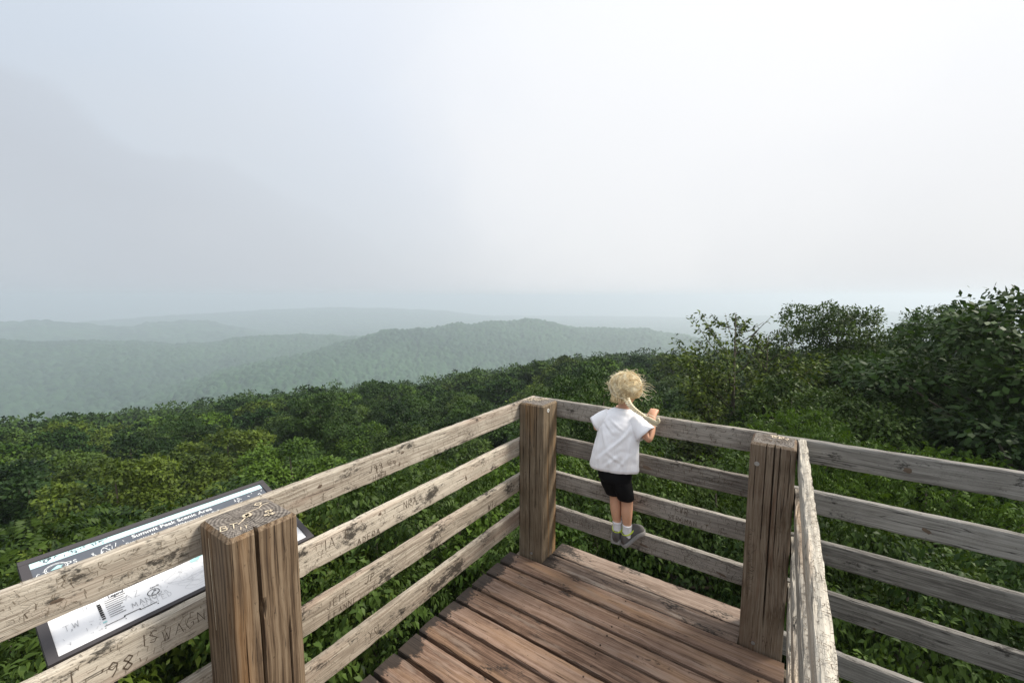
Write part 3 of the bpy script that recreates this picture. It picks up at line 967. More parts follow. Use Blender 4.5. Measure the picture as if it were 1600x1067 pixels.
# carved lettering: single-stroke glyphs on a 0..1 by 0..1.4 cell
GL = {'A': [[(0, 0), (.5, 1.4), (1, 0)], [(.2, .55), (.8, .55)]], 'B': [[(0, 0), (0, 1.4), (.7, 1.3), (.75, .85), (0, .75), (.85, .6), (.8, .1), (0, 0)]], 'C': [[(.9, 1.2), (.4, 1.4), (0, .7), (.4, 0), (.95, .2)]],
      'D': [[(0, 0), (0, 1.4), (.7, 1.1), (.85, .6), (.6, .1), (0, 0)]], 'E': [[(.9, 1.4), (0, 1.4), (0, 0), (.95, 0)], [(0, .72), (.7, .74)]], 'F': [[(.95, 1.4), (0, 1.4), (0, 0)], [(0, .72), (.7, .74)]],
      'G': [[(.9, 1.2), (.4, 1.4), (0, .7), (.4, 0), (.95, .2), (.95, .65), (.55, .65)]], 'H': [[(0, 0), (0, 1.4)], [(.9, 0), (.9, 1.4)], [(0, .7), (.9, .7)]], 'I': [[(.4, 0), (.4, 1.4)]],
      'J': [[(.8, 1.4), (.8, .3), (.4, 0), (0, .3)]], 'K': [[(0, 0), (0, 1.4)], [(.9, 1.4), (0, .6), (.95, 0)]], 'L': [[(0, 1.4), (0, 0), (.85, 0)]], 'M': [[(0, 0), (.08, 1.4), (.5, .5), (.92, 1.4), (1, 0)]],
      'N': [[(0, 0), (0, 1.4), (.9, 0), (.9, 1.4)]], 'O': [[(.45, 0), (0, .4), (.05, 1.1), (.5, 1.4), (.92, 1.0), (.9, .35), (.45, 0)]], 'P': [[(0, 0), (0, 1.4), (.8, 1.25), (.8, .8), (0, .65)]],
      'Q': [[(.45, 0), (0, .4), (.05, 1.1), (.5, 1.4), (.92, 1.0), (.9, .35), (.45, 0)], [(.6, .4), (1, -.1)]], 'R': [[(0, 0), (0, 1.4), (.8, 1.25), (.8, .8), (0, .65), (.9, 0)]],
      'S': [[(.9, 1.2), (.45, 1.4), (.05, 1.05), (.85, .45), (.5, 0), (0, .2)]], 'T': [[(0, 1.4), (1, 1.4)], [(.5, 1.4), (.5, 0)]], 'U': [[(0, 1.4), (0, .3), (.45, 0), (.9, .3), (.9, 1.4)]], 'V': [[(0, 1.4), (.45, 0), (.9, 1.4)]],
      'W': [[(0, 1.4), (.25, 0), (.5, 1), (.75, 0), (1, 1.4)]], 'X': [[(0, 0), (.9, 1.4)], [(0, 1.4), (.9, 0)]], 'Y': [[(0, 1.4), (.45, .7), (.9, 1.4)], [(.45, .7), (.45, 0)]], 'Z': [[(0, 1.4), (.9, 1.4), (0, 0), (.95, 0)]],
      '0': [[(.45, 0), (0, .4), (.05, 1.1), (.5, 1.4), (.85, 1.0), (.8, .35), (.45, 0)]], '1': [[(.1, 1.1), (.45, 1.4), (.45, 0)]], '2': [[(0, 1.1), (.45, 1.4), (.85, 1.0), (0, 0), (.9, 0)]],
      '8': [[(.45, .75), (.05, 1.1), (.45, 1.4), (.8, 1.1), (.05, .35), (.45, 0), (.85, .35), (.45, .75)]], '9': [[(.8, .95), (.45, .7), (.05, 1.0), (.4, 1.4), (.8, 1.1), (.75, .5), (.5, 0)]], "'": [[(.5, 1.4), (.4, 1.05)]],
      '+': [[(.1, .7), (.8, .7)], [(.45, 1.05), (.45, .35)]], '*': [[(.5, .0), (.05, .75), (.15, 1.25), (.5, .95), (.85, 1.3), (.98, .8), (.5, 0)]], ' ': []}


class Carve:
    """thin cut strokes lying in a plane: o origin, u right, v up, n out"""
    def __init__(self, o, u, v, seed=1):
        self.o, self.u, self.v = Vector(o), Vector(u).normalized(), Vector(v).normalized()
        self.n = self.u.cross(self.v)
        self.mb = MB()
        self.rs = random.Random(seed)

    def line(self, pts, w, lift=0.0007):
        for (a, b_), (c, d) in zip(pts[:-1], pts[1:]):
            du, dv = c - a, d - b_
            ln = math.hypot(du, dv)
            if ln < 1e-6:
                continue
            pu, pv = -dv / ln * w / 2, du / ln * w / 2
            k0, k1 = self.rs.uniform(.6, 1.2), self.rs.uniform(.6, 1.2)
            q = [(a + pu * k0, b_ + pv * k0), (a - pu * k0, b_ - pv * k0), (c - pu * k1 + du * .03, d - pv * k1 + dv * .03), (c + pu * k1 + du * .03, d + pv * k1 + dv * .03)]
            self.mb.put([self.o + self.u * x + self.v * y + self.n * lift for x, y in q], [(0, 1, 2, 3)])
        return self

    def text(self, s, x, y, h, w=0.003, gap=0.45, slant=0.0, jit=0.06):
        sc = h / 1.4
        rs = self.rs
        for ch in s:
            j = [rs.uniform(-jit, jit) for _ in range(4)]
            for st in GL.get(ch, []):
                self.line([(x + sc * (px * .8 + j[0] + slant * py + rs.uniform(-.03, .03)), y + sc * (py * (1 + j[1]) + j[2] + rs.uniform(-.03, .03))) for px, py in st], w * .8)
            x += sc * (.8 + gap) * (1 if ch not in "I1'" else .7)
        return self

    def scratch(self, n, x0, x1, y0, y1, w=0.002, s=0.03):
        """meaningless knife scratches"""
        rs = self.rs
        for _ in range(n):
            x, y = rs.uniform(x0, x1), rs.uniform(y0, y1)
            k = rs.random()
            a = rs.choice([0, .5, .5, .4, .6]) * math.pi + rs.gauss(0, .2)
            l = s * rs.uniform(.3, 1)
            p = [(x, y), (x + math.cos(a) * l, min(y1, max(y0, y + math.sin(a) * l)))]
            if k < .4:
                a += rs.choice([-1, 1]) * rs.uniform(.9, 2.2)
                p.append((p[1][0] + math.cos(a) * l * .6, min(y1, max(y0, p[1][1] + math.sin(a) * l * .6))))
            self.line(p, w * rs.uniform(.6, 1.2), 0.0005)
        return self

    def done(self, name, mat, parent):
        return tag(self.mb.obj(name, mat, parent), kind='stuff')


H = 1.07
PW = 0.19                       # posts
RT = 0.038                      # rail thickness
RH = 0.119                      # rail height
RZ = [1.07, 0.813, 0.559, 0.305, 0.000]

# ------------------------------------------------------------------ deck
deck = add('deck', None)
tag(deck, kind='structure')
XE = -0.247


def board(x0, x1, y0, y1, mat, seed):
    rs_ = random.Random(seed)
    me = plank('board', x1 - x0, y1 - y0, 0.045, mat, seed, wear=0.0028, edge=0.003)
    return add('board', me, deck, loc=(x0 + rs_.uniform(-.004, .004), y0, -0.045 + rs_.uniform(-.002, .002)))


board(0.008, 1.171, 0.122, 0.270, M_BOARD_W, 501)
board(0.004, 1.171, -0.012, 0.114, M_BOARD_W, 502)
ye = -0.020
k = 0
while ye > -3.6:
    board(XE, 1.375 if ye > -0.1 else 1.44, ye - 0.1270, ye, M_BOARD, 510 + k)
    ye -= 0.1472
    k += 1
# nail heads, two where each board crosses a joist
M_NAIL = simple('rusty_nail', (0.06, 0.04, 0.03), 0.7, 0.4, 0.5)
for i in range(14):
    yc = -0.020 - 0.1472 * i - 0.07
    for xj in (-0.17, 0.60, 1.28):
        for s in (-0.04, 0.042):
            MB().tube([(0, 0, -0.004), (0, 0, 0.0012)], 0.0042, 7).obj('nail', M_NAIL, deck, loc=(xj + random.uniform(-.008, .008), yc + s + random.uniform(-.006, .006), 0.0))

# what carries it
tower = thing('lookout_tower', 'brown timber framing that carries the lookout deck', 'tower', (0.6, -1.5, -12))
for x in (-0.235, 0.55, 1.25):
    MB().box((x, -3.5, -0.24), (x + 0.04, 0.26, -0.049)).obj('joist', M_FRAME, tower, loc=(-0.6, 1.5, 12))
MB().box((-0.19, 0.195, -0.55), (1.43, 0.255, -0.245)).obj('beam', M_FRAME, tower, loc=(-0.6, 1.5, 12))
MB().box((-0.19, -3.3, -0.55), (1.43, -3.24, -0.245)).obj('beam', M_FRAME, tower, loc=(-0.6, 1.5, 12))
for x, y in ((-0.05, 0.10), (1.27, 0.10), (-0.05, -3.27), (1.27, -3.27)):
    MB().box((x - .095, y - .095, -12.6), (x + .095, y + .095, -0.56)).obj('leg', M_FRAME, tower, loc=(-0.6, 1.5, 12))

# ------------------------------------------------------------------ railings
rail_l = thing('railing', 'sunlit four-rail timber railing on the left, running from near post to corner post', 'railing', (-0.1, 0.1, 0))
rail_r = thing('railing', 'grey four-rail timber railing the child leans on, behind the deck', 'railing', (0.6, 0.2, 0))
rail_r2 = thing('railing', 'silver-grey timber railing continuing right of the right-hand post', 'railing', (2.0, 0.2, 0))
rail_t = thing('railing', 'pale carved timber railing coming toward the viewer, seen from above', 'railing', (1.38, -0.9, 0))


def part(name, me, root, loc, rot=(0, 0, 0)):
    return add(name, me, root, loc=Vector(loc) - Vector(root.location), rot=rot)


Y0 = -3.4
seedk = 700
LR = []
for i in range(4):
    me = plank('rail', 0.228 - Y0, RT, RH, M_RAIL_L if i == 0 else M_RAIL_L2, seedk + i)
    o = part('rail', me, rail_l, (-PW - 0.0015, Y0, RZ[i] - RH), (0, 0, math.pi / 2))
    LR.append(o)
RRr = []
for i in range(4):
    me = plank('rail', 1.275 + PW + 0.001, RT, RH, M_RAIL_R, seedk + 10 + i)
    o = part('rail', me, rail_r, (-PW + 0.001, PW + 0.0015, RZ[i] - RH))
    RRr.append(o)
for i in range(5):
    me = plank('rail', 3.0, RT, RH, M_RAIL_R2, seedk + 20 + i)
    part('rail', me, rail_r2, (1.279, PW + 0.0015, RZ[i] - RH))
TA = math.atan2(0.040, 1.64)
TR = []
for i in range(4):
    me = plank('rail', 2.15, RT, RH, M_RAIL_T, seedk + 30 + i, wear=0.005)
    o = part('rail', me, rail_t, (1.3675, 0.185, RZ[i] - RH), (0, 0, -math.pi / 2 + TA))
    o.location.x += RT * 0 + 0.0
    TR.append(o)


def post(root, cx, cy, z0, z1, mat, seed, cracks, w=PW):
    return part('post', post_mesh('post', w, z0, z1, mat, seed, cracks), root, (cx, cy, 0))


# faces: 0..1 = +X, 1..2 = +Y, 2..3 = -X, 3..4 = -Y
p_near = post(rail_l, -0.085, -1.735, -0.55, 1.075, M_POST, 1, [(0.38, 1.075, 0.05, 0.006, 0.030), (0.40, 0.83, 0.79, 0.012, 0.02), (0.78, 0.75, 0.2, 0.004, 0.012), (3.42, 1.05, 0.25, 0.004, 0.012), (3.30, 1.07, 0.7, 0.003, 0.008), (3.7, 0.6, 0.0, 0.003, 0.008), (0.15, 0.8, 0.1, 0.002, 0.006)], w=0.205)
p_cor = post(rail_l, -0.095, 0.095, -0.55, 1.073, M_POST_G, 2, [(3.45, 1.073, 0.0, 0.0038, 0.020), (3.72, 1.073, 0.35, 0.003, 0.018), (0.40, 1.05, 0.0, 0.003, 0.014), (0.12, 0.7, 0.15, 0.002, 0.006), (3.2, 0.8, 0.3, 0.002, 0.006)])
p_rt = post(rail_r, 1.2695, 0.0935, -0.55, 1.071, M_POST_D, 3, [(3.14, 1.0, 0.75, 0.002, 0.01), (3.36, 1.071, 0.55, 0.0025, 0.014), (3.54, 1.071, 0.1, 0.0045, 0.022), (3.66, 1.06, 0.5, 0.0025, 0.014), (3.88, 1.05, 0.8, 0.002, 0.01)])
post(rail_t, 1.31, -1.86, -0.55, 1.07, M_POST_D, 4, [(0.5, 1.07, 0.2, 0.005, 0.02)])
post(rail_l, -0.0935, -3.30, -0.55, 1.07, M_POST, 5, [(0.5, 1.07, 0.2, 0.005, 0.02)])
post(rail_r2, 4.1, 0.0935, -1.0, 1.07, M_POST_D, 6, [(3.5, 1.07, 0.2, 0.005, 0.02)])


def carve_at(part_obj, o, u, v, seed):
    """carving in world coordinates, made a child of the carved part"""
    c = Carve(o, u, v, seed)

    def done(mat, name='carving'):
        me = c.mb.mesh(name, mat)
        bpy.context.view_layer.update()
        me.transform(part_obj.matrix_world.inverted())
        return tag(add(name, me, part_obj), kind='stuff')
    c.finish = done
    return c


bpy.context.view_layer.update()
# left railing: inner face looks to +X, reading direction +Y
LX = -PW - 0.0015
LU, LV = (0, 1, 0), (0, 0, 1)
zb = [z - RH for z in RZ]
cv = carve_at(LR[0], (LX, 0, 0), LU, LV, 1)
cv.text("J99", -1.20, 1.000, 0.030, 0.0035).text("Y2 99", -1.165, 0.985, 0.028, 0.003).text("HMFL", -1.18, 0.957, 0.026, 0.003)
cv.text("DA", -0.80, 0.957, 0.022, 0.0025).text("1999", -0.62, 1.0, 0.03, 0.002)
cv.finish(M_GROOVE)
cv = carve_at(LR[1], (LX, 0, 0), LU, LV, 2)
cv.text("IA F", -1.43, 0.755, 0.042, 0.0035).text("NRA", -1.01, 0.752, 0.034, 0.0035).text("ADERA", -1.27, 0.70, 0.028, 0.0035)
cv.text("'98", -2.10, 0.715, 0.042, 0.0045, gap=.3, slant=.15).text("T", -2.155, 0.745, 0.045, 0.004).text("IS", -2.00, 0.755, 0.035, 0.003).text("WAGN", -1.95, 0.738, 0.034, 0.0022)
cv.finish(M_GROOVE)
cv = carve_at(LR[2], (LX, 0, 0), LU, LV, 3)
cv.text("JEFF", -1.425, 0.497, 0.032, 0.0035).text("LEANNE", -1.42, 0.451, 0.026, 0.003).text("JP", -1.245, 0.50, 0.034, 0.0055, slant=.2).text("PI", -1.20, 0.452, 0.018, 0.003)
cv.text("TINY", -0.83, 0.447, 0.022, 0.0035).text("JOHN", -0.84, 0.49, 0.024, 0.003).text("WTJ", -0.345, 0.455, 0.040, 0.0055, gap=.3)
cv.finish(M_GROOVE)
cv = carve_at(LR[3], (LX, 0, 0), LU, LV, 4)
cv.text("Y*5", -1.235, 0.225, 0.045, 0.004, gap=.2).text("PIS", -0.87, 0.24, 0.025, 0.003).text("A", -0.30, 0.22, 0.035, 0.004)
cv.finish(M_GROOVE)
for i in range(4):
    cv = carve_at(LR[i], (LX, 0, 0), LU, LV, 20 + i)
    cv.scratch(420 if i == 0 else 300, -2.6, -0.05, zb[i] + .008, RZ[i] - .01, 0.0018, 0.020)
    cv.finish(M_GROOVE_S, 'scratches')
    cv = carve_at(LR[i], (LX, 0, 0), LU, LV, 40 + i)
    cv.scratch(26, -2.4, -0.05, zb[i] + .008, RZ[i] - .01, 0.0018, 0.018)
    cv.finish(M_GROOVE, 'scratches')
    cv = carve_at(LR[i], (0, 0, RZ[i] + 0.0012), (0, 1, 0), (-1, 0, 0), 60 + i)
    cv.scratch(120, -2.6, -0.05, 0.197, 0.222, 0.002, 0.016)
    cv.finish(M_GROOVE_S, 'scratches')
# back railing: inner face looks to -Y, reading direction +X
RY = PW + 0.0015
cv = carve_at(RRr[2], (0, RY, 0), (1, 0, 0), (0, 0, 1), 5)
cv.text("RVR", 0.795, 0.511, 0.034, 0.0045, gap=.3).text("99", 0.895, 0.525, 0.018, 0.0025).text("STROMAN", 0.755, 0.455, 0.028, 0.0035, gap=.4)
cv.finish(M_GROOVE)
cv = carve_at(RRr[3], (0, RY, 0), (1, 0, 0), (0, 0, 1), 6)
cv.text("KP", 0.44, 0.195, 0.025, 0.004).text("KSHINES", 0.10, 0.225, 0.028, 0.003).text("JEB", 0.18, 0.262, 0.024, 0.003).text("ES", 0.86, 0.22, 0.035, 0.003)
cv.finish(M_GROOVE)
for i in range(4):
    cv = carve_at(RRr[i], (0, RY, 0), (1, 0, 0), (0, 0, 1), 80 + i)
    cv.scratch(170, 0.02, 1.16, zb[i] + .008, RZ[i] - .01, 0.0022, 0.026)
    cv.finish(M_GROOVE, 'scratches')
# top of the rail that comes toward the viewer: cut all over
bpy.context.view_layer.update()
for i in (0, 1):
    o = TR[i]
    c = Carve((0, 0, RH + 0.0015), (1, 0, 0), (0, 1, 0), 90 + i)
    c.scratch(420, 0.03, 1.9, 0.004, 0.034, 0.0014, 0.013)
    c.done('scratches', M_GROOVE, o)
# post tops
c = Carve((0, 0, 1.0775), (0.35, 0.94, 0), (-0.94, 0.35, 0), 7)
c.text("BT", -0.075, -0.065, 0.034, 0.0045, gap=.2).text("IT", -0.03, -0.085, 0.02, 0.003)
c.line([(-.005, .0), (.0, .02), (.012, .03), (.03, .035), (.04, .055), (.06, .06)], .0045).line([(-.005, .0), (-.02, -.03), (-.03, -.045)], .004)
c.line([(.02, .065), (.035, .06), (.04, .075), (.025, .08), (.02, .065)], .0045)
for a in range(7):
    c.line([(-.004, .004), (-.004 + .014 * math.cos(a * .9), .004 + .014 * math.sin(a * .9))], .009)
    c.line([(.055, -.005), (.055 + .012 * math.cos(a * .9), -.005 + .009 * math.sin(a * .9))], .006)
    c.line([(.055, -.03), (.055 + .016 * math.cos(a * .9), -.03 + .008 * math.sin(a * .9))], .006)
c.done('carving', M_FRESH, p_near)
c = Carve((0, 0, 1.0755), (0.8, 0.6, 0), (-0.6, 0.8, 0), 8)
c.scratch(46, -.07, .05, -.01, .08, .006, .05)
c.done('carving', M_FRESH, p_cor)
c = Carve((0, 0, 1.0735), (1, 0, 0), (0, 1, 0), 9)
for a in range(26):
    t = a * 2 * math.pi / 26 + random.uniform(-.1, .1)
    c.line([(.03 * math.cos(t), .01 + .03 * math.sin(t)), (random.uniform(.06, .085) * math.cos(t), .01 + random.uniform(.06, .075) * math.sin(t))], .0035)
c.done('carving', M_GROOVE, p_rt)
c = Carve((0, 0, 1.074), (1, 0, 0), (0, 1, 0), 10)
c.text("BF", -0.01, 0.02, 0.035, 0.006, gap=.5).line([(-.02, .06), (.02, .065)], .006).scratch(8, 0.0, .07, .0, .06, .005, .03)
c.done('carving', M_FRESH, p_rt)
# carved column of marks down the right-hand post and pale split on the near post
c = Carve((0, -PW / 2 - 0.0005, 0), (0, 0, 1), (-1, 0, 0), 12)
c.scratch(60, 0.30, 0.62, 0.045, 0.075, 0.0025, 0.02)
c.done('carving', M_GROOVE, p_rt)
c = Carve((0, -0.205 / 2 - 0.0002, 0), (0, 0, 1), (-1, 0, 0), 13)
c.line([(1.04, .033), (.98, .032), (.92, .031), (.85, .029), (.80, .027), (.74, .026)], .004).line([(.56, .018), (.48, .016), (.44, .014)], .005)
c.done('split', M_FRESH, p_near)
# round tag and screw heads
M_TAG = simple('white_enamel', (0.75, 0.75, 0.72), 0.4, 0.4)
M_BLACK = simple('black_print', (0.02, 0.02, 0.02), 0.6, 0.3)
M_STEEL = simple('galvanised', (0.45, 0.45, 0.44), 0.45, 0.5, 0.8)
bd = MB().tube([(0.0955, -0.035, 1.030), (0.0985, -0.035, 1.030)], 0.0125, 18).obj('round_tag', M_TAG, p_cor)
cc = Carve((0.0985, -0.035, 1.030), (0, 1, 0), (0, 0, 1), 3)
cc.line([(0, -.008), (-.005, -.002), (-.003, .005), (.003, .008), (.005, .001), (0, -.008)], .003)
cc.done('mark', M_BLACK, bd)
MB().tube([(-0.062, -0.094, 0.965), (-0.062, -0.099, 0.965)], 0.011, 12).obj('bolt', M_STEEL, p_rt)
MB().tube([(-0.03, -0.094, 0.028), (-0.03, -0.098, 0.028)], 0.009, 12).obj('bolt', M_STEEL, p_rt)
MB().tube([(0.01, -0.094, 0.03), (0.01, -0.098, 0.03)], 0.009, 12).obj('bolt', M_STEEL, p_cor)
# knots in the rails
M_KNOT = simple('knot', (0.13, 0.095, 0.07), 0.85, 0.2, vary=0.8)


def knot(parent, at, rx, ry, nrm, ang=0.0):
    mb = MB()
    n = Vector(nrm)
    u = Vector((0, 0, 1)).cross(n).normalized()
    v = n.cross(u)
    ring = []
    for k_ in range(16):
        a = k_ * math.pi / 8
        q = random.uniform(.8, 1.15)
        x_, y_ = rx * .55 * q * math.cos(a), ry * .6 * q * math.sin(a)
        ring.append(Vector(at) + u * (x_ * math.cos(ang) - y_ * math.sin(ang)) + v * (x_ * math.sin(ang) + y_ * math.cos(ang)) + n * 0.0006)
    mb.put(ring + [Vector(at) - n * -0.0014], [(k_, (k_ + 1) % 16, 16) for k_ in range(16)])
    me = mb.mesh('knot', M_KNOT)
    bpy.context.view_layer.update()
    me.transform(parent.matrix_world.inverted())
    add('knot', me, parent)


for i, y, z, a_, b_ in ((0, -1.43, 1.03, .020, .011), (0, -1.03, .985, .008, .014), (0, -1.01, 1.035, .022, .006), (0, -2.15, 1.0, .025, .008), (1, -1.15, .79, .016, .010), (1, -.55, .74, .012, .03), (2, -1.62, .5, .02, .01), (3, -.9, .26, .014, .01)):
    knot(LR[i], (LX, y, z), a_, b_, (1, 0, 0), random.uniform(-.3, .3))
for i, x, z, a_, b_ in ((2, .972, .483, .012, .007), (3, .62, .235, .05, .012), (3, 1.06, .215, .055, .012), (1, .62, .74, .05, .02), (0, .25, 1.0, .02, .006)):
    knot(RRr[i], (x, RY, z), a_, b_, (0, -1, 0), random.uniform(-.3, .1))
for i, x, z, a_, b_ in ((0, 1.78, 1.0, .03, .02), (1, 1.86, .74, .035, .016), (2, 1.52, .5, .008, .006), (3, 1.5, .235, .010, .008), (3, 1.72, .20, .012, .008)):
    knot(rail_r2.children[i], (x, RY, z), a_, b_, (0, -1, 0), random.uniform(-.6, .1))

# ------------------------------------------------------------------ map board outside the left railing
P0 = Vector((-0.28, -2.17, 0.78))
sv = Vector((-0.42, 0, 0.137)).normalized()
su = Vector((0, 1, 0))
sn = su.cross(sv)
SW, SH = 0.755, 0.4418
sign = thing('map_board', 'tilted map board with dark header and white map behind the left railing', 'sign', tuple(P0))
mtx = Matrix((su, sv, sn)).transposed().to_4x4()
M_SFRAME = simple('sign_frame', (0.05, 0.045, 0.048), 0.55, 0.4, bump=(300, .2, .001))
M_SHEAD = simple('sign_header', (0.085, 0.095, 0.115), 0.4, 0.4, vary=0.2)
M_SCYAN = simple('sign_band', (0.50, 0.72, 0.74), 0.4, 0.4, vary=0.05)
M_SWHITE = simple('sign_sheet', (0.84, 0.84, 0.85), 0.35, 0.5, vary=0.05)
M_SINK = simple('sign_white_ink', (0.72, 0.74, 0.74), 0.5, 0.3)
M_SGREY = simple('sign_grey_ink', (0.42, 0.42, 0.43), 0.6, 0.2)
M_SLIGHT = simple('sign_pale_ink', (0.60, 0.60, 0.61), 0.6, 0.2)
M_SLAKE = simple('sign_lake', (0.38, 0.66, 0.66), 0.5, 0.3)


def spart(name, mb, mat, lift=0.0, parent=None):
    me = mb.mesh(name, mat)
    me.transform(mtx @ Matrix.Translation((0, 0, lift)))
    return add(name, me, parent or sign)


fr = MB()
for a, b_ in (((0, 0, -.022), (SW, .014, .006)), ((0, SH - .02, -.022), (SW, SH, .006)), ((0, .0145, -.022), (.022, SH - .0205, .0055)), ((SW - .022, .0145, -.022), (SW, SH - .0205, .0055))):
    fr.box(a, b_)
spart('frame', fr, M_SFRAME)
panel = spart('panel', MB().box((.0225, .0145, -.012), (SW - .0225, SH - .0205, 0)), M_SWHITE)
spart('title_band', MB().box((.0225, .31, .0005), (SW - .0225, .394, .0012)), M_SHEAD, 0, panel)
spart('colour_band', MB().box((.0225, .3945, .0005), (SW - .0225, SH - .021, .0012)), M_SCYAN, 0, panel)


def lettering(name, txt, x, y, size, mat, parent, bold=False, width=None, lift=.0017):
    cu = bpy.data.curves.new(name, 'FONT')
    cu.body = txt
    cu.size = size
    if bold:
        cu.offset = size * 0.014
    ob = bpy.data.objects.new(name, cu)
    COL.objects.link(ob)
    bpy.context.view_layer.update()
    me = bpy.data.meshes.new_from_object(ob.evaluated_get(bpy.context.evaluated_depsgraph_get()))
    me.name = name
    bpy.data.objects.remove(ob)
    co = np.array([v.co[:] for v in me.vertices])
    sx = 1.0
    if width:
        sx = width / (co[:, 0].max() - co[:, 0].min())
    me.materials.clear()
    me.materials.append(mat)
    me.transform(mtx @ Matrix.Translation((x, y, lift)) @ Matrix.Diagonal((sx, 1, 1, 1)))
    return add(name, me, parent)


lettering('lettering', 'Summit Peak Scenic Area', .268, .371, .024, M_SINK, panel, True, .255)
lettering('lettering', 'Porcupine Mountains Wilderness State Park', .245, .347, .0165, M_SINK, panel, True, .30)
lettering('lettering', 'Legend', .152, .144, .016, M_BLACK, panel, True, .036)
lettering('lettering', 'North', .247, .108, .009, M_BLACK, panel, True)


def ink(name, fn, mat, seed=1):
    c = Carve((0, 0, 0), (1, 0, 0), (0, 1, 0), seed)
    fn(c)
    return tag(spart(name, c.mb, mat, 0.0008, panel), kind='stuff')


def ell(cx, cy, rx, ry, n=26):
    return [(cx + rx * math.cos(2 * math.pi * i / n), cy + ry * math.sin(2 * math.pi * i / n)) for i in range(n + 1)]


def emblem(c):
    c.line(ell(.074, .362, .026, .020), .0022).line(ell(.074, .362, .022, .016), .001)


ink('emblem', emblem, M_SINK)
spart('emblem_tree', MB().put([(.060, .356, 0), (.088, .355, 0), (.084, .362, 0), (.092, .364, 0), (.078, .370, 0), (.068, .362, 0)], [(0, 1, 2, 3, 4, 5)]), M_SLAKE, .0022, panel)


def legend(c):
    for i in range(9):
        y = .138 - i * .0085
        c.line([(.140, y), (.140 + (.05 if i < 4 else .036) - .006 * (i % 2), y)], .0022)
        if i < 8:
            c.line([(.123, y - .004), (.131, y - .004)], .0070)
    c.line([(.122, .046), (.168, .046), (.168, .051), (.205, .051), (.205, .046), (.246, .046)], .0028)
    c.line([(.122, .038), (.124, .038)], .003).line([(.168, .038), (.170, .038)], .003).line([(.246, .038), (.249, .038)], .003)
    c.line(ell(.250, .090, .015, .013), .0022).line([(.243, .084), (.257, .097)], .002).line([(.251, .097), (.257, .097), (.257, .091)], .002)


ink('legend_marks', legend, M_BLACK)


def scrawl(c):
    c.text("MANOR", .193, .064, .020, .0022, gap=.35).text("HATED", .215, .046, .018, .0012, gap=.4).text("TW", .045, .09, .022, .0018).text("AZ", .185, .105, .024, .0014)
    c.text("IKI", .09, .135, .02, .0012).scratch(18, .035, .13, .03, .09, .0010, .012).scratch(26, .25, .40, .06, .15, .0008, .016)


ink('scrawl', scrawl, M_SGREY, 4)


def header_scrawl(c):
    c.text("PS", .100, .352, .018, .003, gap=.2).text("CT", .03, .345, .016, .0025, gap=.5).scratch(18, .15, .25, .325, .38, .002, .02).scratch(12, .60, .72, .33, .385, .0025, .02).scratch(30, .04, .24, .318, .334, .003, .012)


ink('scratches', header_scrawl, M_SINK, 5)
ink('scratches', lambda c: c.scratch(40, .05, .20, .398, .418, .003, .015), M_SHEAD, 6)


def contours(c):
    rs_ = random.Random(3)
    for k_ in range(34):
        cx_, cy_ = rs_.uniform(.25, .70), rs_.uniform(.05, .28)
        rr_ = rs_.uniform(.012, .06)
        ph = rs_.uniform(0, 6)
        c.line([(min(.725, max(.03, cx_ + rr_ * (1 + .35 * math.sin(3 * t + ph)) * math.cos(t))), min(.30, max(.03, cy_ + rr_ * .6 * (1 + .3 * math.cos(2 * t + ph)) * math.sin(t)))) for t in [2 * math.pi * i / 30 for i in range(31)]], .0009)


ink('contour_lines', contours, M_SLIGHT, 7)
lake = MB()
for cx_, cy_, a_ in ((.385, .150, .016), (.40, .16, .012), (.60, .22, .02)):
    pts = ell(cx_, cy_, a_, a_ * .55, 12)[:-1]
    lake.put([(x_ + random.uniform(-.002, .002), y_, 0) for x_, y_ in pts], [tuple(range(12))])
tag(spart('lake', lake, M_SLAKE, .0011, panel), kind='stuff')
spart('key_swatch', MB().put([(.122, .058, 0), (.131, .058, 0), (.131, .064, 0), (.122, .064, 0)], [(0, 1, 2, 3)]), M_SLAKE, .0011, panel)
for u_ in (.12, .60):
    br = MB()
    a = su * u_ + sv * .06 - sn * .023
    for dz_ in (0,):
        br.tube([a, a + Vector((0.055, 0, -0.09)), a + Vector((0.055 - .03, 0, -.25))], .014, 8)
        br.tube([su * u_ + sv * .34 - sn * .023, a + Vector((0.03, 0, -.24))], .012, 8)
    br.obj('bracket', M_SFRAME, sign)

# ------------------------------------------------------------------ the child
M_SKIN, g = material('skin')
tc = g.n('ShaderNodeTexCoord')
b = g.n('ShaderNodeBsdfPrincipled', _Base_Color=g.mix(g.noise(tc.outputs['Object'], 30.0, 3.0), (0.55, 0.28, 0.17), (0.66, 0.38, 0.245)), _Roughness=0.5)
b.inputs['Subsurface Weight'].default_value = 0.12
b.inputs['Subsurface Radius'].default_value = (0.01, 0.004, 0.002)
g.n('ShaderNodeOutputMaterial', b)
M_SHIRT, g = material('white_cotton')
tc = g.n('ShaderNodeTexCoord')
wr0 = g.noise(g.n('ShaderNodeMapping', tc.outputs['Object'], _Rotation=(0, .6, 0), _Scale=(1.6, 1, .5)), 13.0, 2.0, 0.45, 0.8)
wr = g.m('POWER', g.m('SUBTRACT', 1.0, g.m('ABSOLUTE', g.m('MULTIPLY_ADD', wr0, 4.0, -2.0)), 0, True), 2.0)
b = g.n('ShaderNodeBsdfPrincipled', _Base_Color=(0.92, 0.91, 0.93), _Roughness=0.85)
g.put(b.inputs['Normal'], g.n('ShaderNodeBump', _Height=wr, _Strength=0.2, _Distance=0.006).outputs[0])
g.n('ShaderNodeOutputMaterial', b)
M_SHORT = simple('black_jersey', (0.006, 0.006, 0.007), 0.8, 0.15, bump=(40, .3, .004))
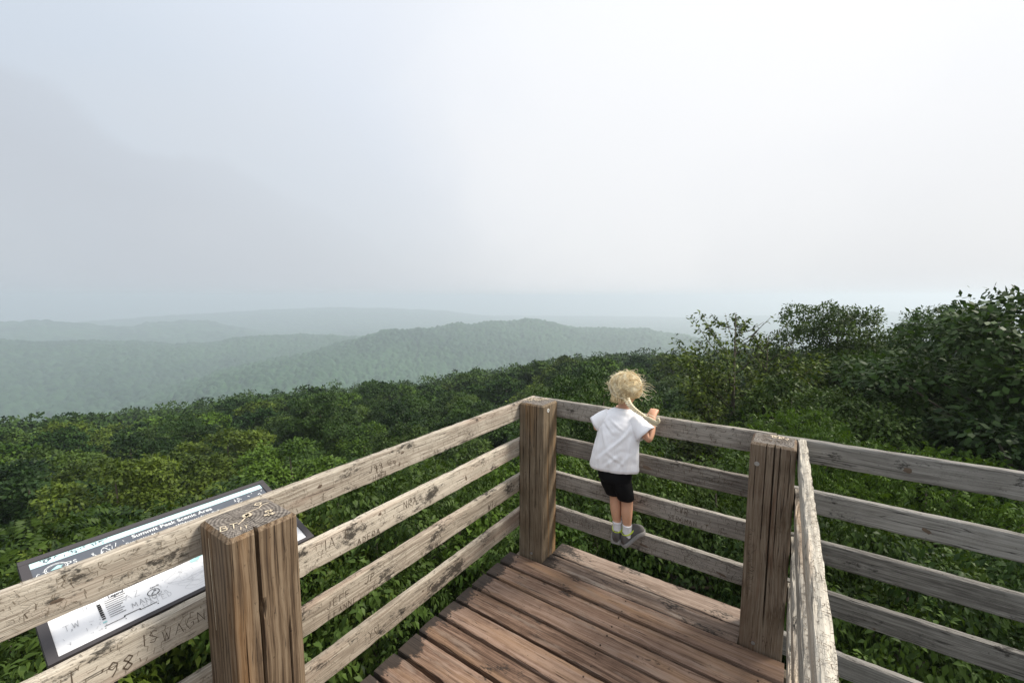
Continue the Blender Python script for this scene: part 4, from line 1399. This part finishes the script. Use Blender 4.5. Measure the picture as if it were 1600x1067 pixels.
M_SOCK = simple('white_sock', (0.72, 0.71, 0.72), 0.9, 0.1, bump=(160, .5, .002))
M_SHOE = simple('grey_mesh_shoe', (0.105, 0.098, 0.094), 0.75, 0.25, bump=(260, .5, .002), vary=.2)
M_SOLE = simple('grey_rubber', (0.24, 0.23, 0.22), 0.7, 0.3, vary=.15)
M_LIME = simple('lime_trim', (0.50, 0.62, 0.05), 0.6, 0.3)
M_EYE = simple('eye_white', (0.75, 0.74, 0.72), 0.2, 0.5)
M_LIP = simple('lip', (0.45, 0.16, 0.13), 0.5, 0.3)
M_HAIR, g = material('blond_hair')
at = g.n('ShaderNodeAttribute', attribute_name='tone').outputs['Fac']
b = g.n('ShaderNodeBsdfPrincipled', _Base_Color=g.ramp(at, [(0.0, (0.46, 0.29, 0.12)), (0.5, (0.86, 0.68, 0.38)), (1.0, (0.97, 0.90, 0.70))]), _Roughness=0.42)
b.inputs['Specular IOR Level'].default_value = 0.4
g.n('ShaderNodeOutputMaterial', b)

kid = thing('person', 'small child in white T-shirt and black shorts standing on the railing, holding its top rail', 'person', (0.47, 0.10, 0.27))
KO = Vector(kid.location)


def kpart(name, me, parent=None):
    if parent is None:
        me.transform(Matrix.Translation(-KO))
        return add(name, me, kid)
    me.transform(Matrix.Translation(-KO))
    return add(name, me, parent)


# body: one skinned figure, grown from its skeleton
sk_v, sk_e, sk_r = [], [], []


def jv(p, r, prev=None):
    sk_v.append(tuple(p))
    sk_r.append(r if hasattr(r, '__len__') else (r, r))
    i = len(sk_v) - 1
    if prev is not None:
        sk_e.append((prev, i))
    return i


pel = jv((.457, .085, .70), (.080, .065))
wst = jv((.463, .092, .80), (.078, .06), pel)
chs = jv((.472, .102, .94), (.085, .062), wst)
ush = jv((.478, .118, 1.045), (.070, .052), chs)
nk = jv((.482, .135, 1.095), (.036, .036), ush)
nk2 = jv((.485, .145, 1.125), (.035, .036), nk)
hd1 = jv((.488, .158, 1.165), (.062, .064), nk2)
hd2 = jv((.489, .160, 1.215), (.078, .082), hd1)
hd3 = jv((.489, .158, 1.262), (.060, .062), hd2)


def arm(sh, el, wr, pal, fdir, side):
    s0 = jv(sh, .030, ush)
    m1 = jv(tuple((Vector(sh) + Vector(el)) / 2), .031, s0)
    e0 = jv(el, .028, m1)
    m2 = jv(tuple((Vector(el) * .6 + Vector(wr) * .4)), .027, e0)
    w0 = jv(wr, .019, m2)
    p0 = jv(pal, (.024, .017), w0)
    across = Vector((side, 0, 0))
    for q, ln in ((-1.5, .85), (-.5, 1.0), (.5, .95), (1.5, .75)):
        a = Vector(pal) + across * (q * .0125) + Vector((0, .016, .008))
        k1 = jv(a, .0078, p0)
        k2 = jv(a + Vector((0, .017 * ln, .002)), .0074, k1)
        k3 = jv(a + Vector((0, .024 * ln, -.014 * ln)), .0068, k2)
        jv(a + Vector((0, .022 * ln, -.026 * ln)), .0058, k3)
    t0 = Vector(pal) + Vector((-side * .020, .004, -.006))
    k1 = jv(t0, .0085, p0)
    k2 = jv(t0 + Vector((-side * .012, .002, -.016)), .0078, k1)
    jv(t0 + Vector((-side * .014, .006, -.030)), .0065, k2)


arm((.575, .112, 1.045), (.662, .085, .945), (.657, .150, 1.052), (.650, .180, 1.093), None, 1)
arm((.390, .112, 1.040), (.318, .085, .955), (.410, .150, 1.030), (.438, .180, 1.082), None, -1)


def leg(hip, knee, ank, toe):
    h0 = jv(hip, .062, pel)
    m = jv(tuple((Vector(hip) + Vector(knee)) / 2), .054, h0)
    k_ = jv(knee, .039, m)
    c_ = jv(tuple(Vector(knee) * .6 + Vector(ank) * .4 + Vector((0, -.010, 0))), .038, k_)
    c2 = jv(tuple(Vector(knee) * .25 + Vector(ank) * .75), .028, c_)
    a_ = jv(ank, .0235, c2)
    f_ = jv(tuple(Vector(ank) * .55 + Vector(toe) * .45 + Vector((0, 0, -.012))), .022, a_)
    jv(toe, .018, f_)


LA, RA = Vector((.474, .112, .335)), Vector((.538, .108, .330))
LT, RT_ = Vector((.468, .205, .328)), Vector((.592, .190, .328))
leg((.425, .088, .675), (.452, .128, .555), LA, LT)
leg((.492, .088, .675), (.528, .124, .550), RA, RT_)
me = bpy.data.meshes.new('body')
me.from_pydata(sk_v, sk_e, [])
tmp = bpy.data.objects.new('body_tmp', me)
COL.objects.link(tmp)
md = tmp.modifiers.new('skin', 'SKIN')
md.use_smooth_shade = True
for i, r_ in enumerate(sk_r):
    me.skin_vertices[0].data[i].radius = r_
    me.skin_vertices[0].data[i].use_root = (i == 0)
ss = tmp.modifiers.new('sub', 'SUBSURF')
ss.levels = ss.render_levels = 2
bpy.context.view_layer.update()
bm_ = bpy.data.meshes.new_from_object(tmp.evaluated_get(bpy.context.evaluated_depsgraph_get()))
bpy.data.objects.remove(tmp)
bm_.name = 'body'
co = np.array([v.co[:] for v in bm_.vertices])
# face on the far side: brow, nose, chin and ears pushed out of the head
hc = np.array([.489, .160, 1.205])
d = co - hc
for ctr_, s_, push in (((.489, .243, 1.198), .014, (0, .020, -.004)), ((.489, .235, 1.152), .022, (0, .012, -.004)), ((.489, .238, 1.232), .03, (0, .006, 0)), ((.405, .150, 1.195), .018, (-.016, -.004, 0)), ((.573, .150, 1.195), .018, (.016, -.004, 0))):
    w_ = np.exp(-((co - np.array(ctr_)) ** 2).sum(1) / (2 * s_ * s_))
    co += w_[:, None] * np.array(push)
for v, c_ in zip(bm_.vertices, co):
    v.co = c_
bm_.materials.clear()
bm_.materials.append(M_SKIN)
body = kpart('body', bm_)
for sx in (-.028, .028):
    eye = kpart('eye', MB().ball((.489 + sx, .230, 1.207), (.011, .007, .008), 10, 7).mesh('eye', M_EYE, True))
    MB().ball(tuple(Vector((.489 + sx, .2365, 1.207)) - KO), (.005, .002, .005), 8, 5).obj('iris', simple('iris', (.05, .12, .25), .2, .5), eye)
kpart('mouth', MB().ball((.489, .243, 1.167), (.016, .005, .005), 10, 5).mesh('mouth', M_LIP, True))


def ering(cx, cy, cz, rx, ry, n=28, wob=0.0, seed=0, tilt=(0, 0), yaw=0.0):
    rs_ = random.Random(seed)
    ph = [rs_.uniform(0, 6.28) for _ in range(4)]
    out = []
    for k_ in range(n):
        a = 2 * math.pi * k_ / n
        q = 1 + wob * (math.sin(3 * a + ph[0]) + .7 * math.sin(5 * a + ph[1]) + .5 * math.sin(8 * a + ph[2]))
        x_, y_ = rx * q * math.cos(a), ry * q * math.sin(a)
        out.append(Vector((cx + x_ * math.cos(yaw) - y_ * math.sin(yaw), cy + x_ * math.sin(yaw) + y_ * math.cos(yaw), cz + tilt[0] * x_ + tilt[1] * y_)))
    return out


def loft(mb, ctrl, n=28, sub=3, **kw):
    """ctrl rows: (x, y, z, rx, ry, wobble)"""
    ctrl = np.array(ctrl, dtype=float)
    t = np.linspace(0, len(ctrl) - 1, (len(ctrl) - 1) * sub + 1)
    rows = [np.interp(t, np.arange(len(ctrl)), ctrl[:, j]) for j in range(ctrl.shape[1])]
    rr_ = [ering(*[rows[j][i] for j in range(5)], n=n, wob=rows[5][i], seed=kw.get('seed', 0), tilt=(rows[6][i], rows[7][i]) if ctrl.shape[1] > 6 else (0, 0)) for i in range(len(t))]
    mb.rings(rr_, kw.get('cap0', False), kw.get('cap1', False))


def displaced(me, amp, scale, seed):
    co_ = np.array([v.co[:] for v in me.vertices])
    nn_ = np.array([v.normal[:] for v in me.vertices])
    a_ = vnoise(co_[:, 0] + .6 * co_[:, 1], co_[:, 2] * .55 + co_[:, 0] * .5, scale, seed) + .6 * vnoise(co_[:, 0] - co_[:, 2] * .6, co_[:, 2] + co_[:, 1], scale * .55, seed + 1)
    co_ += nn_ * (a_ * amp)[:, None]
    for v, c_ in zip(me.vertices, co_):
        v.co = c_
    me.update()
    return me


sh = MB()
loft(sh, [(.452, .083, .730, .146, .088, .030, .05, -.08), (.452, .083, .743, .150, .094, .032, .05, -.08), (.455, .086, .80, .144, .096, .022, .03, 0), (.460, .090, .86, .137, .095, .016, 0, 0), (.466, .096, .92, .130, .091, .012, 0, 0), (.471, .102, .98, .126, .085, .010, 0, 0),
          (.475, .110, 1.03, .122, .076, .008, 0, 0), (.478, .117, 1.064, .110, .066, .004, 0, 0), (.480, .122, 1.086, .083, .058, .003, 0, 0), (.481, .128, 1.102, .056, .050, 0, 0, -.1), (.482, .130, 1.106, .046, .044, 0, 0, -.15)], n=96, sub=8, seed=3)


def sleeve(mb, a, b_, r0, r1, seed):
    a, b_ = Vector(a), Vector(b_)
    ax = (b_ - a).normalized()
    e1 = ax.cross(Vector((0, 1, 0))).normalized()
    e2 = ax.cross(e1)
    rs_ = random.Random(seed)
    rings = []
    for i in range(9):
        t = i / 8
        c = a.lerp(b_, t)
        r_ = r0 + (r1 - r0) * t
        rings.append([c + (e1 * math.cos(2 * math.pi * k_ / 20) + e2 * math.sin(2 * math.pi * k_ / 20)) * r_ * (1 + .05 * t * math.sin(3 * 2 * math.pi * k_ / 20 + seed)) for k_ in range(20)])
    rings.append([c * 1 + ((p - c) * .86) - ax * .004 for p in rings[-1]])
    rings.append([c + ((p - c) * .8) - ax * .05 for p in rings[-2]])
    mb.rings(rings, True, False)


sleeve(sh, (.545, .112, 1.050), (.640, .094, .978), .050, .060, 1)
sleeve(sh, (.412, .112, 1.050), (.325, .094, .985), .050, .058, 2)
shm = sh.mesh('t_shirt', M_SHIRT, True)
displaced(shm, .0055, .075, 4)
co_ = np.array([v.co[:] for v in shm.vertices])
nn_ = np.array([v.normal[:] for v in shm.vertices])
bump_ = np.zeros(len(co_))
for x0_, z0_, x1_, z1_, w_, h_ in ((.575, 1.03, .50, .93, .007, .007), (.57, 1.00, .46, .88, .008, .007), (.565, .97, .55, .78, .008, .006), (.40, 1.03, .47, .97, .007, .005), (.39, .99, .43, .88, .008, .006), (.43, 1.05, .53, .99, .006, .005),
                                  (.50, .93, .38, .80, .010, .007), (.52, .86, .42, .76, .009, .006), (.37, .92, .36, .76, .008, .006), (.56, .85, .50, .76, .008, .006), (.44, .86, .53, .80, .008, .006), (.46, .80, .47, .74, .010, .006), (.39, .82, .40, .74, .009, .006), (.54, .80, .55, .74, .009, .006)):
    a_, b2_ = np.array([x0_, z0_]), np.array([x1_, z1_])
    ab = b2_ - a_
    p_ = co_[:, [0, 2]] - a_
    t_ = np.clip((p_ @ ab) / (ab @ ab), 0, 1)
    ds = p_ - t_[:, None] * ab
    d_ = np.linalg.norm(ds, axis=1)
    sg = np.sign(ds[:, 0] * ab[1] - ds[:, 1] * ab[0])
    bump_ += h_ * (np.exp(-(d_ / w_) ** 2) - .7 * np.exp(-((d_ - 1.7 * w_) / w_) ** 2) * (sg > 0)) * np.sin(np.pi * np.clip(t_ * .8 + .1, 0, 1))
bump_ *= (co_[:, 1] < .12)
co_ += nn_ * bump_[:, None]
for v, c_ in zip(shm.vertices, co_):
    v.co = c_
shm.update()
tee = kpart('t_shirt', shm)

so = MB()
loft(so, [(.457, .086, .80, .098, .078, 0), (.457, .086, .74, .103, .084, 0), (.458, .086, .69, .104, .086, .004), (.459, .088, .665, .100, .083, .006)], n=30, cap0=True, cap1=True)
loft(so, [(.425, .088, .69, .062, .078, 0), (.430, .096, .63, .060, .070, .01), (.440, .108, .588, .055, .060, .015), (.445, .114, .562, .052, .056, .02), (.445, .114, .566, .044, .047, .01), (.442, .11, .60, .042, .044, 0)], n=24, seed=2)
loft(so, [(.492, .088, .69, .062, .078, 0), (.503, .096, .63, .060, .070, .01), (.516, .106, .580, .054, .060, .015), (.522, .111, .548, .051, .055, .02), (.522, .111, .553, .043, .046, .01), (.518, .107, .59, .042, .044, 0)], n=24, seed=5)
som = so.mesh('shorts', M_SHORT, True)
kpart('shorts', som)


def shoe(ank, toe, seed):
    """low trainer, heel hanging a little off the rail"""
    ank, toe = Vector(ank), Vector(toe)
    fw = Vector((toe.x - ank.x, toe.y - ank.y, 0)).normalized()
    sd = Vector((fw.y, -fw.x, 0))
    heel = Vector((ank.x, ank.y, 0)) - fw * .034
    tip = heel + fw * .158
    zh, zt_ = .252, .3115            # sole height at heel and under the toes
    up, sole, col = MB(), MB(), MB()
    prof = [(0.00, .020, .060), (.03, .027, .070), (.12, .031, .076), (.28, .032, .074), (.42, .033, .066), (.56, .036, .056), (.70, .038, .046), (.84, .036, .037), (.94, .028, .028), (1.0, .014, .014)]
    ru, rso = [], []
    for t, w_, h_ in prof:
        c = heel.lerp(tip, t)
        k_ = min(1, t / .62)
        zb_ = zh + (zt_ - zh) * k_ + .004 * max(0, t - .8) * 5
        ring = []
        for a in range(14):
            an = 2 * math.pi * a / 14
            x_, z_ = math.cos(an), math.sin(an)
            sx_ = w_ * (abs(x_) ** .7) * (1 if x_ > 0 else -1)
            zz_ = h_ * (.5 + .5 * (abs(z_) ** .8) * (1 if z_ > 0 else -1))
            ring.append(Vector((c.x, c.y, zb_ + .012)) + sd * sx_ * (1 - .35 * zz_ / h_) + Vector((0, 0, zz_)))
        ru.append(ring)
        wr_ = w_ + .004
        rso.append([Vector((c.x, c.y, zb_ + z_)) + sd * (wr_ * s_) for s_, z_ in ((-1, .0), (-1.03, .012), (-.97, .021), (.97, .021), (1.03, .012), (1, .0))])
    up.rings(ru)
    sole.rings(rso)
    s_ = kpart('shoe', up.mesh('shoe', M_SHOE, True))
    kpart('sole', sole.mesh('sole', M_SOLE), s_)
    cz = .335
    pts = [Vector((ank.x, ank.y, cz + .006)) + fw * (math.cos(a) * .034 + .004) + sd * math.sin(a) * .030 + Vector((0, 0, .014 * math.cos(a))) for a in [2 * math.pi * i / 20 for i in range(21)]]
    col.tube(pts, .0042, 6)
    kpart('collar', col.mesh('collar', M_LIME, True), s_)
    la = MB()
    for i in range(4):
        c = Vector((ank.x, ank.y, 0)) + fw * (.045 + .014 * i) + Vector((0, 0, .352 - .007 * i))
        la.tube([c - sd * .018 - Vector((0, 0, .006)), c + Vector((0, 0, .003)), c + sd * .018 - Vector((0, 0, .006))], .003, 5)
    tag(kpart('laces', la.mesh('laces', M_SOLE, True), s_), kind='stuff')
    sk = MB()
    sk.rings([[Vector((ank.x + dx, ank.y + dy, z_)) + Vector((math.cos(a) * r_, math.sin(a) * r_ * 1.1, 0)) for a in [2 * math.pi * i / 20 for i in range(20)]] for z_, r_, dx, dy in
              ((.31, .027, 0, 0), (.345, .0275, 0, .0), (.360, .0270, 0, .0), (.374, .0280, -.001, .001), (.378, .0290, -.001, .001), (.384, .0290, -.001, .001), (.386, .027, -.001, .001))], False, True)
    kpart('sock', sk.mesh('sock', M_SOCK, True))


shoe(LA, LT, 1)
shoe(RA, RT_, 2)

# hair: wind-blown strands over the skull, gathered low on the right into a braid
rs = random.Random(8)
HC = Vector((.489, .155, 1.212))
KN_ = Vector((.527, .066, 1.178))           # where the braid starts
hv, hf, ht = [], [], []


def strand(pts, r0, r1, tone, n=3):
    b0 = len(hv)
    mb = MB()
    m = len(pts)
    mb.tube(pts, [r0 + (r1 - r0) * i / (m - 1) for i in range(m)], n, cap=False)
    hv.extend(mb.v)
    hf.extend([tuple(i + b0 for i in q) for q in mb.f])
    ht.extend([tone] * len(mb.v))


def onhead(th, ph, k_):
    return HC + Vector((math.sin(ph) * math.cos(th) * .088, math.sin(ph) * math.sin(th) * .094, math.cos(ph) * .095)) * k_


cap = MB()
cr_rows = []
for i in range(9):
    ph = .05 + i * .235
    cr_rows.append([onhead(2 * math.pi * k_ / 24, min(ph, 1.25) if math.sin(2 * math.pi * k_ / 24) > .45 else ph, 1.03) for k_ in range(24)])
cap.rings(cr_rows, True, False)
b0 = len(hv)
hv.extend([tuple(p) for p in cap.v])
hf.extend(cap.f)
ht.extend([.25] * len(cap.v))
for lock in range(150):                         # tousled locks, each a bundle of strands
    th = rs.uniform(0, 6.283)
    ph0 = rs.uniform(.02, .9)
    front = math.sin(th) > .35
    ln = rs.uniform(.6, 1.0)
    lift = rs.uniform(0.99, 1.12)
    wob, w2, fr_ = rs.uniform(-.9, .9), rs.uniform(-.3, .3), rs.uniform(2.5, 6.5)
    puff = rs.uniform(.0, .16)
    ton = rs.gauss(.55, .28)
    tgt = -math.pi / 2 + .45
    dth = ((tgt - th + math.pi) % (2 * math.pi)) - math.pi
    gather = rs.random() < .4
    for q in range(14):
        s1, s2, s3 = rs.gauss(0, .07), rs.gauss(0, .05), rs.gauss(0, .015)
        pts = []
        for j in range(10):
            t = j / 9
            ph = ph0 + s2 + ((1.2 if front else 1.9) - ph0) * t * ln + w2 * math.sin(t * fr_ * 1.3)
            a = th + s1 + dth * (t ** 1.6) * .65 + wob * math.sin(t * fr_)
            k_ = lift + s3 + puff * math.sin(t * 3.1) - .06 * t
            pts.append(onhead(a, ph, k_) + Vector((rs.gauss(0, .0015), rs.gauss(0, .0015), rs.gauss(0, .0015))))
        if gather:
            pts.append(pts[-1].lerp(KN_, .6) + Vector((0, -.008, 0)))
            pts.append(KN_ + Vector((rs.gauss(0, .007), rs.gauss(0, .006), rs.gauss(0, .008))))
        strand(pts, .0015, .0008, min(1, max(0, ton + rs.gauss(0, .15))))
for i in range(230):                            # loose wisps blown up and to the right
    th = rs.uniform(-2.0, .6) if i % 3 else rs.uniform(-3.1, -1.2)
    ph = rs.uniform(.15, 1.7)
    p = onhead(th, ph, 1.04)
    d = (p - HC).normalized()
    side = rs.random() < .55
    ln = rs.uniform(.03, .095) if side else rs.uniform(.03, .07)
    wind = Vector((.8, -.1, .1)) if side else Vector((rs.uniform(-.8, .5), -.1, .35))
    bend = d.cross(Vector((rs.gauss(0, 1), rs.gauss(0, 1), rs.gauss(0, 1)))).normalized() * rs.uniform(.4, 1.2)
    pts = [p + d * ln * .5 * math.sin(t * 1.7) + wind * ln * t * t * .7 + bend * ln * math.sin(t * rs.uniform(2.6, 3.4)) * .6 + Vector((0, 0, -.3 * ln * t * t)) for t in (0, .15, .3, .45, .6, .8, 1)]
    strand(pts, .0012, .0005, min(1, max(0, rs.gauss(.75, .2))))
# ringlet at the nape
for i in range(60):
    a = rs.uniform(-2.6, -.9)
    p = onhead(a, 1.9, 1.0)
    strand([p, p + Vector((rs.gauss(0, .006), -.012, -.018)), p + Vector((rs.gauss(0, .010), -.004, -.036))], .002, .001, rs.uniform(.2, .7))
hm = mesh_np('hair', np.array([tuple(p) for p in hv]), hf, M_HAIR, True, attr=ht)
hair = kpart('hair', hm)
# braid of three intertwined strands, then a loose tail that curls
path = [KN_, Vector((.540, .056, 1.160)), Vector((.558, .056, 1.140)), Vector((.580, .060, 1.122)), Vector((.604, .066, 1.106)), Vector((.630, .070, 1.091))]


def along(path, t):
    f_ = t * (len(path) - 1)
    i = min(int(f_), len(path) - 2)
    f_ -= i
    p0 = path[max(i - 1, 0)]
    p1, p2 = path[i], path[i + 1]
    p3 = path[min(i + 2, len(path) - 1)]
    return 0.5 * ((2 * p1) + (p2 - p0) * f_ + (2 * p0 - 5 * p1 + 4 * p2 - p3) * f_ * f_ + (3 * p1 - p0 - 3 * p2 + p3) * f_ ** 3)


bv = MB()
btone = []
for s_ in range(3):
    pts, rad = [], []
    for i in range(61):
        t = i / 60
        c = along(path, t)
        tg = (along(path, min(1, t + .02)) - along(path, max(0, t - .02))).normalized()
        e1 = tg.cross(Vector((0, -1, 0.2))).normalized()
        e2 = tg.cross(e1)
        a = t * 3.6 * 2 * math.pi + s_ * 2 * math.pi / 3
        w_ = .0130 * (1 - .5 * t)
        pts.append(c + e1 * math.sin(a) * w_ + e2 * math.sin(2 * a) * w_ * .45)
        rad.append(.0072 * (1 - .5 * t))
    n0 = len(bv.v)
    bv.tube(pts, rad, 7)
    btone += [.80 + .15 * math.sin(k_ * .7 + s_) for k_ in range(len(bv.v) - n0)]
brm = mesh_np('braid', np.array([tuple(p) for p in bv.v]), bv.f, M_HAIR, True, attr=btone)
kpart('braid', brm, hair)
hv, hf, ht = [], [], []
tip0 = path[-1]
for i in range(70):
    j = Vector((rs.gauss(0, .003), rs.gauss(0, .003), rs.gauss(0, .004)))
    e = Vector((rs.gauss(0, .004), rs.gauss(0, .003), rs.gauss(0, .007)))
    pts = [tip0 + j, Vector((.654, .074, 1.079)) + e, Vector((.676, .077, 1.066)) + e * 1.3, Vector((.697, .080, 1.058)) + e * 1.2]
    if i % 2:
        pts += [Vector((.712, .081, 1.070)) + e * .6, Vector((.710, .081, 1.086)) + e * .6, Vector((.696, .081, 1.086)) + e * .6]
    strand([along(pts, t / 12) for t in range(13)], .0017, .0009, min(1, max(0, rs.gauss(.85, .15))))
tm_ = mesh_np('braid_tail', np.array([tuple(p) for p in hv]), hf, M_HAIR, True, attr=ht)
kpart('braid_tail', tm_, hair)

# ------------------------------------------------------------------ smoke haze
M_HAZE = bpy.data.materials.new('haze')
M_HAZE.use_nodes = True
g = NT(M_HAZE.node_tree)
pv = g.n('ShaderNodeVolumePrincipled', _Color=(0.755, 0.83, 0.905, 1), _Density=0.00055, _Anisotropy=0.36)
out = g.n('ShaderNodeOutputMaterial')
g.t.links.new(pv.outputs[0], out.inputs['Volume'])
hz = MB().box((-5900, -5900, -320), (5900, 5900, 26)).obj('haze', M_HAZE)
tag(hz, 'thin pale smoke haze over the whole valley', 'haze', kind='stuff')
